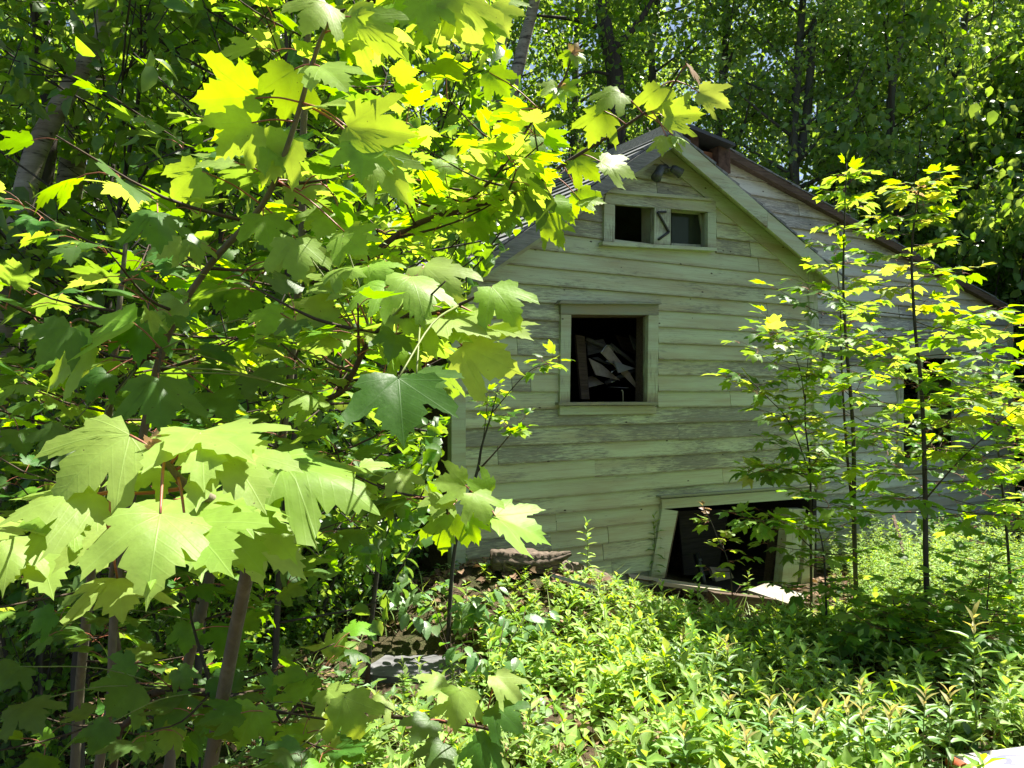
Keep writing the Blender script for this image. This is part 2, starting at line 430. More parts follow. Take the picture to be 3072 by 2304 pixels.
T_MAPLE = [radial_leaf(jit(MAPLE, 0.05, 1), 0.20, 0.16, 0.02), radial_leaf(jit(MAPLE, 0.07, 2, 0.92), 0.36, 0.10, 0.04),
           radial_leaf(jit(MAPLE, 0.06, 3, 1.06), 0.08, 0.22, 0.03), radial_leaf(jit(MAPLE, 0.08, 4, 0.84), 0.47, 0.05, 0.05), radial_leaf(jit(MAPLE, 0.08, 14, 1.0), 0.28, -0.12, 0.05), radial_leaf(jit(MAPLE, 0.10, 15, 0.78), 0.15, 0.30, 0.05)]
T_MAPLEL = [radial_leaf(jit(MAPLE_LOW, 0.05, 5), 0.25, 0.15, 0.02, (1.0,)), radial_leaf(jit(MAPLE_LOW, 0.08, 6, 0.9), 0.45, 0.08, 0.03, (1.0,))]
def strip_leaf(wid, prof, droop=0.2, fold=0.35):
    """simple leaf folded along the midrib; prof = [(y, halfwidth)]"""
    V = []; T = []
    for y, w in prof:
        V += [(-w * wid, y, 0), (0, y, 0), (w * wid, y, 0)]
    V = np.array(V, float)
    for i in range(len(prof) - 1):
        a = i * 3; b = a + 3
        for k in (0, 1): T += [(a + k, a + k + 1, b + k + 1), (a + k, b + k + 1, b + k)]
    # drop zero-area tips
    T = [t for t in T if len({tuple(np.round(V[i], 5)) for i in t}) == 3]
    luv = V.copy(); luv[:, 0] *= 0.5 / max(wid, 0.05) * 0.6
    V[:, 2] = fold * np.abs(V[:, 0]) - droop * V[:, 1] ** 2
    return V, np.array(T), luv
T_OVAL = strip_leaf(0.27, [(0, 0), (0.25, 0.85), (0.55, 0.95), (0.82, 0.5), (1, 0)], 0.22, 0.4)
T_ROUND = strip_leaf(0.46, [(0, 0), (0.18, 0.8), (0.5, 1.0), (0.8, 0.55), (1, 0)], 0.12, 0.25)
T_LANCE = strip_leaf(0.13, [(0, 0.15), (0.3, 0.95), (0.6, 0.9), (1, 0)], 0.35, 0.5)
T_HERB = strip_leaf(0.19, [(0, 0.1), (0.3, 0.9), (0.65, 0.9), (1, 0)], 0.22, 0.45)
T_GRASS = strip_leaf(0.022, [(0, 1), (0.4, 0.9), (0.75, 0.6), (1, 0)], 0.5, 0.3)
def ribbed():
    prof = [(y, math.sin(math.pi * y ** 0.85) ** 0.75) for y in np.linspace(0, 1, 15)]
    prof[0] = (0, 0); prof[-1] = (1, 0)
    V, T, l = strip_leaf(0.27, prof, 0.35, 0.2)
    V[:, 2] += 0.016 * np.cos((V[:, 1] - np.abs(V[:, 0]) * 0.5) * 42) * (np.abs(V[:, 0]) > 0.01)
    return V, T, l
T_RIB = ribbed()

def scatter(tpl, P, A, N, S, rnd):
    """many copies of a leaf template in one mesh -> V, T, attrs"""
    tV, tT, tl = tpl
    P = np.asarray(P, float); A = unit(A); N = np.asarray(N, float)
    N = unit(N - (N * A).sum(1, keepdims=True) * A)
    B = np.cross(A, N)
    S = np.asarray(S, float)[:, None, None]
    V = P[:, None, :] + S * (tV[None, :, 0:1] * B[:, None, :] + tV[None, :, 1:2] * A[:, None, :] + tV[None, :, 2:3] * N[:, None, :])
    n = len(P); k = len(tV)
    T = (tT[None] + (np.arange(n) * k)[:, None, None]).reshape(-1, 3)
    return V.reshape(-1, 3), T, {'rnd': np.repeat(np.asarray(rnd, float), k), 'luv': np.tile(tl, (n, 1))}
def join(parts):
    V, T, r, l, mi, o = [], [], [], [], [], 0
    for v, t, a, m in parts:
        V.append(v); T.append(t + o); r.append(a['rnd']); l.append(a['luv']); mi.append(np.full(len(t), m)); o += len(v)
    return np.concatenate(V), np.concatenate(T), {'rnd': np.concatenate(r), 'luv': np.concatenate(l)}, np.concatenate(mi)
def plainattr(V):
    return {'rnd': np.zeros(len(V)), 'luv': np.zeros((len(V), 3))}
def leafM(base, A, N, L):
    A = unit(A); N = np.asarray(N, float); N = unit(N - (N @ A) * A); B = np.cross(A, N)
    return Matrix(((B[0] * L, A[0] * L, N[0] * L, base[0]), (B[1] * L, A[1] * L, N[1] * L, base[1]), (B[2] * L, A[2] * L, N[2] * L, base[2]), (0, 0, 0, 1)))

PET = np.array([(0, -0.62, -0.13), (0, -0.42, -0.02), (0, -0.2, 0.02), (0, 0, 0)])
def leaf_meshes(tag_, tpls, mat, pet=True):
    out = []
    for i, (V, T, l) in enumerate(tpls):
        if pet:
            pV, pT = tube(PET, [0.017, 0.014, 0.013, 0.012], 4)
            V2, T2, a, mi = join([(V, T, {'rnd': np.zeros(len(V)), 'luv': l}, 0), (pV, pT, plainattr(pV), 1)])
        else:
            V2, T2, a, mi = V, T, {'rnd': np.zeros(len(V)), 'luv': l}, np.zeros(len(T))
        me = fmesh(tag_ + '_leaf', V2, T2, [mat, M_petiole], a, mi, smooth=True)
        nm = NORMALS.get((len(V), round(float(V[:, 2].sum()), 6)))
        if nm is not None:
            full = np.zeros((len(V2), 3)); full[:len(V)] = nm
            if pet: full[len(V):] = unit(pV - PET[np.repeat(np.arange(4), 4)])
            me.normals_split_custom_set_from_vertices([tuple(x) for x in full])
        out.append(me)
    return out
LM = {'bright': leaf_meshes('bright_maple', T_MAPLE, M_maple), 'dark': leaf_meshes('dark_maple', T_MAPLE, M_mapled), 'yellow': leaf_meshes('yellow_maple', T_MAPLE, M_mapley),
      'young': leaf_meshes('young_maple', T_MAPLE, M_young),
      'hbright': leaf_meshes('bare_bright_maple', T_MAPLE, M_hero, False), 'hdark': leaf_meshes('bare_dark_maple', T_MAPLE, M_mapled, False), 'hyoung': leaf_meshes('bare_young_maple', T_MAPLE, M_young, False),
      'oval': leaf_meshes('oval', [T_OVAL], M_thick, False), 'rib': leaf_meshes('ribbed', [T_RIB], M_ribbed, False),
      'boval': leaf_meshes('bush', [T_ROUND, T_OVAL], M_bush, False),
      'lance': leaf_meshes('lance', [T_LANCE], M_herbd, False), 'lancetop': leaf_meshes('lance_top', [T_LANCE], M_herbtop, False), 'herb': leaf_meshes('herb', [T_HERB], M_herb, False)}
LMAT = {'bright': M_maple, 'dark': M_mapled, 'yellow': M_mapley, 'young': M_young, 'oval': M_thick, 'boval': M_bush, 'rib': M_ribbed}

# ------------------------------------------------------------------ a woody plant made of stem, branches and leaves
class Plant:
    def __init__(s, name, label, cat, loc, group=None, seed=0):
        s.root = tag(empty(name, loc), label, cat, group)
        s.o = np.array(loc, float); s.br = []; s.lv = []; s.rs = random.Random(seed)
        s.mesh_br = []
    def _obj(s, name, V, T, mat, smooth=True):
        return link(name, fmesh(name, V - s.o, T, mat, smooth=smooth), s.root)
    def stem(s, ctrl, r0, r1, name='stem', mat=None, ns=8, n=5, raw=False):
        p = np.asarray(ctrl, float) if raw else smooth_path(ctrl, n)
        rad = np.linspace(r0, r1, len(p))
        s._obj(name, *tube(p, rad, ns), mat or M_stem)
        s.br.append(p)
        return p
    def twig(s, ctrl, r0, r1, n=4, ns=5):
        """a small branch, collected into one mesh of twigs unless it is big"""
        p = smooth_path(ctrl, n)
        s.mesh_br.append(tube(p, np.linspace(r0, r1, len(p)), ns))
        s.br.append(p)
        return p
    def leaf(s, node, A, N, L, kind, pet=0.6):
        """a leaf whose petiole starts at node"""
        s.lv.append((node, unit(A), np.asarray(N, float), L, kind, pet))
    def hero(s, bx, by, tx, ty, d, face=0.5, L=None, kind='hbright', var=None, sgn=-1, petiole=True):
        b = P3(bx, by, d); t = P3(tx, ty, d); w = np.linalg.norm(t - b)
        L = L * 0.88 if L else L
        if L and L > w: t = P3(tx, ty, d + sgn * math.sqrt(L * L - w * w) * 0.9)
        A = t - b; Ln = np.linalg.norm(A)
        c = unit(np.array([0, 0, EYE]) - b)
        N = face * c + (1 - face) * np.array([0, 0, 1.0])
        v = s.rs.choice((0, 0, 1, 1, 2, 2, 3, 4, 5)) if var is None else var
        lo = link('leaf', LM[kind][v], s.root, Matrix.Translation(Vector(-s.o)) @ leafM(b, A, N, Ln * 1.04))
        if petiole and s.br:
            allp = np.concatenate(s.br); q = allp[np.argmin(((allp - b) ** 2).sum(1) + 0.3 * ((allp - (b - unit(A) * 0.08)) ** 2).sum(1))]
            if np.linalg.norm(q - b) < 0.45:
                dq = np.linalg.norm(q - b); m = (q + b) / 2 + np.array([0, 0, 0.06 * dq])
                pp = smooth_path([q, m, b], 4)
                link('petiole', fmesh('petiole', *(lambda vt: (vt[0] - s.o, vt[1]))(tube(pp, np.linspace(0.0014, 0.0010, len(pp)), 5)), M_petiole if dq < 0.13 else M_greentwig, smooth=True), s.root)
    def shoots(s, path, n, length, t0=0.2, t1=0.95, L=0.09, kinds=('bright',), keep=None, up=0.25, nodes=4, sz=0.15, r=0.003, flat=0.75, jitter=0.3, taper=0.6):
        """side shoots with opposite pairs of leaves along a path"""
        rs = s.rs
        for i in range(n):
            t = t0 + (t1 - t0) * (i + rs.random() * 0.8) / n
            k = t * (len(path) - 1); a = int(k); b = min(a + 1, len(path) - 1)
            p = path[a] + (path[b] - path[a]) * (k - a)
            az = i * 2.4 + rs.random() * 0.9
            ln = length * rs.uniform(0.55, 1.15) * (1.15 - taper * t)
            dr = np.array([math.cos(az), math.sin(az), up + rs.uniform(-0.15, 0.25)])
            q = p + unit(dr) * ln
            m = (p + q) / 2 + np.array([0, 0, -0.04 * ln])
            q = q + np.array([0, 0, 0.05 * ln])
            if keep is not None and (not keep(q) or not keep(m)): continue
            tw = s.twig([p, m, q], r, r * 0.35, 3, 4)
            s.leaves_on(tw, nodes, L, kinds, keep, flat, sz, jitter)
    def leaves_on(s, tw, nodes, L, kinds, keep=None, flat=0.75, sz=0.15, jitter=0.3):
        rs = s.rs
        ax = unit(tw[-1] - tw[0])
        side = unit(np.cross(ax, [0, 0, 1]))
        for j in range(nodes + 1):
            t = 0.3 + 0.7 * j / max(nodes, 1)
            k = min(t, 1) * (len(tw) - 1); a = int(k); b = min(a + 1, len(tw) - 1)
            p = tw[a] + (tw[b] - tw[a]) * (k - a)
            last = j == nodes
            for sg in (-1, 1):
                out = side * sg if j % 2 == 0 else unit(0.75 * side * sg + np.array([0, 0, 0.35 * sg]))
                A = unit(out * (0.55 if last else 0.9) + ax * (0.85 if last else 0.4) + np.array([0, 0, rs.uniform(-0.55, 0.12) * min(1, jitter / 0.25)]) + np.array([rs.gauss(0, jitter) for _ in range(3)]))
                N = np.array([0, 0, 1.0]) * flat + (1 - flat) * np.array(SUN) + np.array([rs.gauss(0, jitter) for _ in range(3)])
                Lf = L * rs.uniform(1 - sz * 2, 1 + sz) * (0.75 if last and rs.random() < 0.5 else 1.0)
                if keep is not None and not keep(p + A * Lf * 1.4): continue
                s.leaf(p, A, N, Lf, rs.choice(kinds))
    def finish(s, nparts=300, pet=0.62):
        if s.mesh_br:
            V, T = merge(s.mesh_br)
            o = s._obj('twigs', V, T, M_twig); o['kind'] = 'stuff'
        def app(l):
            p = l[0] + l[1] * l[3]
            if p[1] < 0.2: return 0
            x, y = proj(p)
            return l[3] / p[1] * (1.0 if -60 < x < 3130 and -60 < y < 2360 else 0.01)
        lv = sorted(s.lv, key=app, reverse=True)
        for l in lv[:nparts]:
            base = l[0] + l[3] * (pet * l[1]) if l[4] in ('bright', 'dark', 'yellow', 'young') else l[0]
            ms = LM[l[4]]
            link('leaf', ms[s.rs.randrange(len(ms))], s.root, Matrix.Translation(Vector(-s.o)) @ leafM(base, l[1], l[2], l[3]))
        rest = lv[nparts:]
        if rest:
            parts = []; mats = []
            for k in sorted({l[4] for l in rest}):
                g = [l for l in rest if l[4] == k]
                tp = T_MAPLEL[0] if k in ('bright', 'dark', 'yellow', 'young') else (T_OVAL if k == 'oval' else T_ROUND)
                off = 0.5 if tp is T_MAPLEL[0] else 0.0
                v, t, a = scatter(tp, [l[0] + l[1] * l[3] * off for l in g], [l[1] for l in g], [l[2] for l in g], [l[3] for l in g], [s.rs.random() for _ in g])
                parts.append((v - s.o, t, a, len(mats))); mats.append(LMAT[k])
            V, T, a, mi = join(parts)
            o = link('foliage', fmesh('foliage', V, T, mats, a, mi), s.root); o['kind'] = 'stuff'
        return s.root

# ------------------------------------------------------------------ ground
def grid_axis(lo, hi, c, fine, n):
    t = np.linspace(-1, 1, n)
    k = np.sinh(t * 5.2) / np.sinh(5.2)
    return np.where(t < 0, c + k * (c - lo), c + k * (hi - c))
gx = grid_axis(-300, 300, 0.5, 0.1, 150); gy = grid_axis(-300, 400, 5.0, 0.1, 150)
GX, GY = np.meshgrid(gx, gy)
GV = np.stack([GX, GY, gz(GX, GY)], -1).reshape(-1, 3)
ii = np.arange(149)
q = (ii[:, None] * 150 + ii[None, :]).ravel()
GT = np.stack([q, q + 1, q + 151, q + 150], 1)
link('ground', fmesh('ground', GV, GT, M_ground, smooth=True))['kind'] = 'structure'

# ------------------------------------------------------------------ house, built in the frame of its front wall: x along the wall, y back, z up
HA = R(29.5)
HD = np.array([math.cos(HA), math.sin(HA)]); HN = np.array([math.sin(HA), -math.cos(HA)]); HC = np.array([-0.437, 5.699])
def W(x, y, n=0.0):
    """photograph pixel -> (u, v) on the plane n metres in front of the front wall"""
    r0 = (x - 1536) / F; P0 = HC + n * HN
    u = (P0[0] - r0 * P0[1]) / (r0 * HD[1] - HD[0])
    d = P0[1] + u * HD[1]
    return u, EYE + (1172 - y) / F * d
def Hw(u, n, v):
    p = HC + u * HD + n * HN
    return np.array([p[0], p[1], v])
PF = [(0, 1, 2, 3), (7, 6, 5, 4), (0, 4, 5, 1), (1, 5, 6, 2), (2, 6, 7, 3), (3, 7, 4, 0)]
def prism(name, uv, n0, n1, mat, parent, ntop=None):
    """slab from four (u, v) corners (bottom-left, bottom-right, top-right, top-left), n0 back, n1 front (ntop: front at the top edge)"""
    nt = n1 if ntop is None else ntop
    V = [(u, -(n1 if i < 2 else nt), v) for i, (u, v) in enumerate(uv)] + [(u, -n0, v) for u, v in uv]
    return link(name, pmesh(name, V, PF, mat), parent)
def zc(ox, oy, sc, *p): return [(ox + a * sc, oy + b * sc) for a, b in p]
def quad_px(name, px, n0, n1, mat, parent, ntop=None):
    """px: four photograph pixels BL, BR, TR, TL on the front face"""
    return prism(name, [W(x, y, n1) for x, y in px], n0, n1, mat, parent, ntop)

house = tag(empty('abandoned_house', (HC[0], HC[1], 0), HA), 'small abandoned gabled house with flaking pale green clapboards and empty windows', 'house')
UM, VA = 1.95, 3.74
VL, VR = 2.42, 2.70
URT = 4.04
def rake(u): return VL + (VA - VL) * u / UM if u < UM else VA + (VR - VA) * (u - UM) / (URT - UM)
def uleft(v): return 0.0 if v <= VL else UM * (v - VL) / (VA - VL)
def uright(v): return (3.90 + (4.04 - 3.90) * min(1, max(0, (2.54 - v) / 1.9))) if v <= VR else UM + (VA - v) / (VA - VR) * (URT - UM)
# openings on the wall
Z1 = lambda *p: zc(1250, 350, 1300 / 2212, *p)
Z3 = lambda *p: zc(1700, 450, 600 / 2212, *p)
Z4 = lambda *p: zc(1600, 850, 500 / 2074, *p)
Z5 = lambda *p: zc(1900, 1400, 600 / 2212, *p)
UWo = [W(*p) for p in Z3((415, 1040), (1650, 1090), (1650, 560), (415, 590))]      # upper window outer
LWo = [W(*p) for p in Z4((345, 1500), (1550, 1490), (1555, 260), (345, 255))]     # lower window outer
wall = link('front_wall', bpy.data.meshes.new('front_wall'), house)
bpy.data.objects.remove(wall)
wall = empty('front_wall'); wall.parent = house
def in_rect(r, v0, v1): return (r[0][1] + 0.03 < (v0 + v1) / 2 < r[2][1] - 0.03)
DLt = W(*Z5((318, 465))[0]); DLb = W(*Z5((190, 1200))[0]); DHt = W(*Z5((318, 350))[0])[1]
EXPO = 0.1395
rs = random.Random(3)
row = -0.22
while row < VA - 0.05:
    v0, v1 = row, min(row + EXPO + 0.018, VA + 0.0)
    segs = []
    vm = (v0 + v1) / 2
    a, b = uleft(v0) if v0 > VL else 0.0, uright(v0)
    cuts = []
    for rct in (UWo, LWo):
        if in_rect(rct, v0, v1): cuts.append((rct[0][0] + 0.012, rct[1][0] - 0.012))
    if vm < DHt:
        ul = DLb[0] + (DLt[0] - DLb[0]) * (vm - DLb[1]) / (DLt[1] - DLb[1])
        cuts.append((ul + 0.02, 9))
    x = a
    for c0, c1 in sorted(cuts):
        segs.append((x, min(c0, b))); x = c1
    if x < b: segs.append((x, b))
    for s0, s1 in segs:
        if s1 - s0 < 0.02: continue
        js = [s0]
        if s1 - s0 > 0.9:
            for _ in range(rs.choice([0, 1, 1, 2])): js.append(rs.uniform(s0 + 0.3, s1 - 0.3))
        js = sorted(js) + [s1]
        for j in range(len(js) - 1):
            p, q = js[j] + (0.002 if j else 0), js[j + 1] - 0.002
            if q - p < 0.05: continue
            dv = rs.uniform(-0.004, 0.004); dv2 = rs.uniform(-0.004, 0.004)
            pt, qt = max(p, uleft(v1)), min(q, uright(v1) if v1 > VR else 9)
            if qt - pt < 0.01: qt = pt + 0.01
            dn = rs.uniform(-0.003, 0.004)
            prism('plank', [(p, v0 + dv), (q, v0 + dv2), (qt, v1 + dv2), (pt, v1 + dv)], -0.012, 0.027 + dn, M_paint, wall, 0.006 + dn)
    row += EXPO
# corner boards, frieze boards under the roof
prism('corner_board', [(-0.03, -0.2), (0.085, -0.2), (0.085, VL + 0.05), (-0.03, VL)], -0.03, 0.040, M_vtrim, house)
prism('corner_board', [(3.955, 0.62), (4.075, 0.62), (3.935, 2.73), (3.815, 2.75)], -0.03, 0.043, M_vtrim, house)
prism('frieze_board', [(UM, VA - 0.15), (4.04, VR - 0.15), (4.04, VR + 0.01), (UM, VA)], -0.01, 0.036, M_trim, house)
prism('frieze_board', [(0.0, VL - 0.15), (UM, VA - 0.15), (UM, VA), (0.0, VL)], -0.01, 0.034, M_trim, house)
# side and back walls, floor
V8 = lambda x0, x1, y0, y1, z0, z1: [(x0, y0, z0), (x1, y0, z0), (x1, y0, z1), (x0, y0, z1), (x0, y1, z0), (x1, y1, z0), (x1, y1, z1), (x0, y1, z1)]
def boxp(name, x0, x1, y0, y1, z0, z1, mat, parent): return link(name, pmesh(name, V8(x0, x1, y0, y1, z0, z1), PF, mat), parent)
sidew = empty('side_wall'); sidew.parent = house
for k in range(19):
    z0 = -0.2 + k * EXPO
    V = [(-0.026, 0.05, z0), (0.01, 0.05, z0), (0.01, 0.05, z0 + 0.157), (-0.008, 0.05, z0 + 0.157), (-0.026, 4.0, z0), (0.01, 4.0, z0), (0.01, 4.0, z0 + 0.157), (-0.008, 4.0, z0 + 0.157)]
    link('plank', pmesh('plank', V, PF, M_brownwood), sidew)
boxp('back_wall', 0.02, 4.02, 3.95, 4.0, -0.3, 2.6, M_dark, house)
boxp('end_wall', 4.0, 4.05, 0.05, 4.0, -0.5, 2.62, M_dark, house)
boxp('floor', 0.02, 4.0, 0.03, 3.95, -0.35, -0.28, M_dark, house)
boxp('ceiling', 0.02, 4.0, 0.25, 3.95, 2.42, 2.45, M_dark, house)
# roof: two slopes of shingle courses on a deck, rake boards in front
OH = 0.20
roof = empty('roof'); roof.parent = house
def slope(u0, v0, u1, v1, name, mat, lift, th, nf, nb, par):
    """slab following the line (u0,v0)-(u1,v1), running from n=nf back to n=nb"""
    dx, dz = u1 - u0, v1 - v0; l = math.hypot(dx, dz); nx, nz = -dz / l, dx / l
    if nz < 0: nx, nz = -nx, -nz
    A = (u0 + nx * lift, v0 + nz * lift); B = (u1 + nx * lift, v1 + nz * lift)
    C = (u1 + nx * (lift + th), v1 + nz * (lift + th)); D = (u0 + nx * (lift + th), v0 + nz * (lift + th))
    return prism(name, [A, B, C, D], nb, nf, mat, par)
SL = (VA - VL) / UM; SR = (VA - VR) / (URT - UM)
eL = (-0.28, VL - 0.28 * SL); eR = (URT + 0.10, VR - 0.10 * SR)
slope(eL[0], eL[1], UM, VA, 'deck', M_greywood, 0.012, 0.03, OH, -4.1, roof)
slope(UM, VA, eR[0], eR[1], 'deck', M_trim, 0.012, 0.03, OH, -4.1, roof)
NC = 15
for side in (0, 1):
    a, b = ((eL, (UM, VA)) if side == 0 else (eR, (UM, VA)))
    for k in range(NC):
        t0, t1 = k / NC, min((k + 1.35) / NC, 1.0)
        p0 = (a[0] + (b[0] - a[0]) * t0, a[1] + (b[1] - a[1]) * t0); p1 = (a[0] + (b[0] - a[0]) * t1, a[1] + (b[1] - a[1]) * t1)
        sg = -1 if side == 0 else 1
        sl = SL if side == 0 else SR
        nx, nz = sg * sl / math.hypot(1, sl), 1 / math.hypot(1, sl)
        lo, th = 0.043, 0.026
        e = rs.uniform(-0.012, 0.012)
        V = []
        for n in (OH + 0.02 + e, -4.12):
            V += [(p0[0] + nx * lo, -n, p0[1] + nz * lo), (p1[0] + nx * (lo - 0.0005), -n, p1[1] + nz * (lo - 0.0005)), (p1[0] + nx * (lo + 0.006), -n, p1[1] + nz * (lo + 0.006)), (p0[0] + nx * (lo + th), -n, p0[1] + nz * (lo + th))]
        link('shingle_course', pmesh('shingle_course', V, PF, M_shingle), roof)
def rakeboard(u0, v0, u1, v1, wd, mat, n0, n1):
    return prism('rake_board', [(u0, v0 - wd), (u1, v1 - wd), (u1, v1 + 0.04), (u0, v0 + 0.04)], n0, n1, mat, roof)
rakeboard(eL[0], eL[1], UM, VA, 0.085, M_greywood, OH, OH + 0.022)
uj = 3.05
rakeboard(UM + 0.002, VA, uj, VA - SR * (uj - UM), 0.105, M_trim, OH, OH + 0.022)
rakeboard(uj + 0.004, VA - SR * (uj + 0.004 - UM), eR[0], eR[1], 0.105, M_trim, OH, OH + 0.021)
prism('ridge_cap', [(UM - 0.12, VA - 0.02), (UM + 0.12, VA - 0.02), (UM + 0.05, VA + 0.11), (UM - 0.05, VA + 0.11)], -4.1, OH + 0.012, M_greywood, roof)

# upper window: two openings with a panel between them
uw = empty('upper_window'); uw.parent = house
quad_px('header_trim', Z3((415, 590), (1650, 690), (1650, 560), (440, 470)), 0.0, 0.045, M_trim, uw)
quad_px('drip_moulding', Z3((440, 468), (1615, 562), (1610, 535), (500, 432)), 0.0, 0.075, M_trim, uw)
quad_px('casing', Z3((412, 1012), (532, 1010), (535, 605), (418, 592)), 0.0, 0.042, M_vtrim, uw)
quad_px('casing', Z3((1562, 1085), (1655, 1090), (1655, 690), (1562, 690)), 0.0, 0.042, M_vtrim, uw)
quad_px('middle_panel', Z3((968, 1040), (1145, 1048), (1150, 648), (975, 636)), -0.02, 0.040, M_vtrim, uw)
quad_px('sill', Z3((400, 1052), (1660, 1115), (1660, 1082), (400, 1010)), -0.05, 0.075, M_trim, uw)
def jamb(u, v0, v1, t, name, parent, mat=None, depth=0.16): return prism(name, [(u, v0), (u + t, v0), (u + t, v1), (u, v1)], -depth, -0.001, mat or M_vtrim, parent)
p = [W(*k) for k in Z3((530, 1010), (970, 1030), (1150, 1045), (1562, 1080), (1562, 690), (535, 605))]
jamb(p[1][0] - 0.012, p[1][1], p[4][1] + 0.1, 0.016, 'jamb', uw)
jamb(p[3][0] - 0.004, p[3][1], p[4][1], 0.018, 'jamb', uw)
jamb(p[0][0] - 0.018, p[0][1], p[5][1], 0.018, 'jamb', uw)
jamb(p[2][0] - 0.010, p[2][1], p[4][1] + 0.05, 0.012, 'jamb', uw)
prism('head_jamb', [(p[0][0], p[4][1] + 0.005), (p[3][0], p[4][1] + 0.005), (p[3][0], p[4][1] + 0.02), (p[0][0], p[4][1] + 0.06)], -0.16, -0.002, M_trim, uw)
# a loose sash hanging crooked in the right opening
n0 = NT('old_glass')
gl = n0.n('ShaderNodeBsdfGlossy'); gl.inputs['Roughness'].default_value = 0.04; gl.inputs['Color'].default_value = (0.6, 0.62, 0.6, 1)
tr = n0.n('ShaderNodeBsdfTransparent'); tr.inputs[0].default_value = (0.35, 0.36, 0.33, 1)
mx = n0.n('ShaderNodeMixShader'); mx.inputs[0].default_value = 0.03; n0.l(tr.outputs[0], mx.inputs[1]); n0.l(gl.outputs[0], mx.inputs[2])
df = n0.n('ShaderNodeBsdfDiffuse'); df.inputs[0].default_value = (0.10, 0.13, 0.07, 1)
mx2 = n0.n('ShaderNodeMixShader'); mx2.inputs[0].default_value = 0.35; n0.l(mx.outputs[0], mx2.inputs[1]); n0.l(df.outputs[0], mx2.inputs[2])
M_glass = n0.done(mx2)
sash = empty('sash'); sash.parent = uw
quad_px('sash_rail', Z3((1160, 1058), (1545, 1080), (1538, 1050), (1160, 1030)), -0.10, -0.07, M_vtrim, sash)
quad_px('sash_rail', Z3((1160, 690), (1480, 715), (1480, 690), (1160, 662)), -0.10, -0.07, M_vtrim, sash)
quad_px('sash_stile', Z3((1522, 1050), (1548, 1052), (1492, 712), (1468, 712)), -0.10, -0.07, M_vtrim, sash)
quad_px('pane', Z3((1160, 1040), (1530, 1055), (1478, 705), (1160, 690)), -0.09, -0.085, M_glass, sash)

# lower window opening
lw = empty('lower_window'); lw.parent = house
quad_px('header_board', Z4((345, 385), (1560, 395), (1560, 262), (345, 255)), 0.0, 0.046, M_header, lw)
quad_px('drip_cap', Z4((325, 252), (1605, 258), (1580, 232), (350, 205)), 0.0, 0.085, M_header, lw)
quad_px('casing', Z4((330, 1490), (455, 1480), (472, 390), (348, 388)), 0.0, 0.043, M_vtrim, lw)
quad_px('casing', Z4((1420, 1478), (1548, 1482), (1560, 398), (1435, 398)), 0.0, 0.043, M_vtrim, lw)
quad_px('sill', Z4((322, 1520), (1555, 1512), (1555, 1476), (322, 1482)), -0.10, 0.080, M_header, lw)
quad_px('apron', Z4((330, 1640), (1530, 1625), (1530, 1520), (330, 1525)), 0.0, 0.040, M_trim, lw)
p = [W(*k) for k in Z4((457, 1470), (1418, 1470), (1435, 405), (472, 405))]
jamb(p[1][0] - 0.006, p[1][1], p[2][1], 0.018, 'jamb', lw, M_vtrim, 0.05)
prism('jamb', [(p[1][0] - 0.004, p[1][1]), (p[1][0] + 0.015, p[1][1]), (p[2][0] + 0.015, p[2][1]), (p[2][0] - 0.004, p[2][1])], -0.16, -0.052, M_brownwood, lw)
jamb(p[0][0] - 0.02, p[0][1], p[3][1], 0.018, 'jamb', lw)
prism('head_jamb', [(p[3][0] - 0.02, p[3][1] - 0.005), (p[2][0] + 0.02, p[2][1] - 0.005), (p[2][0] + 0.02, p[2][1] + 0.015), (p[3][0] - 0.02, p[3][1] + 0.015)], -0.16, -0.002, M_brownwood, lw)

# low doorway, racked out of square
dw = empty('doorway'); dw.parent = house
quad_px('header_beam', Z5((318, 468), (2010, 345), (2010, 232), (318, 362)), -0.03, 0.050, M_trim, dw)
quad_px('drip_cap', Z5((308, 345), (2020, 222), (2020, 206), (308, 326)), -0.01, 0.085, M_header, dw)
quad_px('jamb_casing', Z5((195, 1230), (345, 1230), (492, 492), (318, 466)), -0.02, 0.046, M_vtrim, dw)
quad_px('jamb', Z5((345, 1230), (362, 1230), (505, 492), (490, 492)), -0.20, 0.0, M_brownwood, dw)
quad_px('door_post', Z5((1640, 1320), (1805, 1350), (1905, 470), (1725, 470)), -0.05, 0.052, M_vtrim, dw)
quad_px('jamb', Z5((1520, 1320), (1650, 1320), (1720, 480), (1610, 480)), -0.24, -0.14, M_brownwood, dw)
quad_px('corner_stub', Z5((1850, 1330), (1990, 1330), (2015, 540), (1955, 540)), -0.03, 0.030, M_vtrim, dw)
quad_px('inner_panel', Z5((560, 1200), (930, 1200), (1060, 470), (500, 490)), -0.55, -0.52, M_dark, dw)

# iron zigzag on the middle panel of the upper window
zz = [W(x, y, 0.052) for x, y in Z3((1098, 684), (1008, 690), (1132, 908), (1016, 990))]
zp = [(u, -0.052, v) for u, v in zz]
zpath = []
for i in range(3):
    a, b = np.array(zp[i]), np.array(zp[i + 1])
    for t in ((0, 0.04, 0.5, 0.96) if i < 2 else (0, 0.04, 0.5, 1)): zpath.append(a + (b - a) * t)
rod = tag(empty('iron_rod', (HC[0], HC[1], 0), HA), 'black iron rod bent into a zigzag, fixed between the two attic window openings', 'iron rod')
V, T = tube(zpath, 0.011, 8)
link('bent_rod', fmesh('bent_rod', V, T, M_black, smooth=True), rod)
for i in (0, 2):
    V, T = tube([zp[i], (zp[i][0], -0.035, zp[i][2])], 0.006, 6)
    link('spike', fmesh('spike', V, T, M_black), rod)

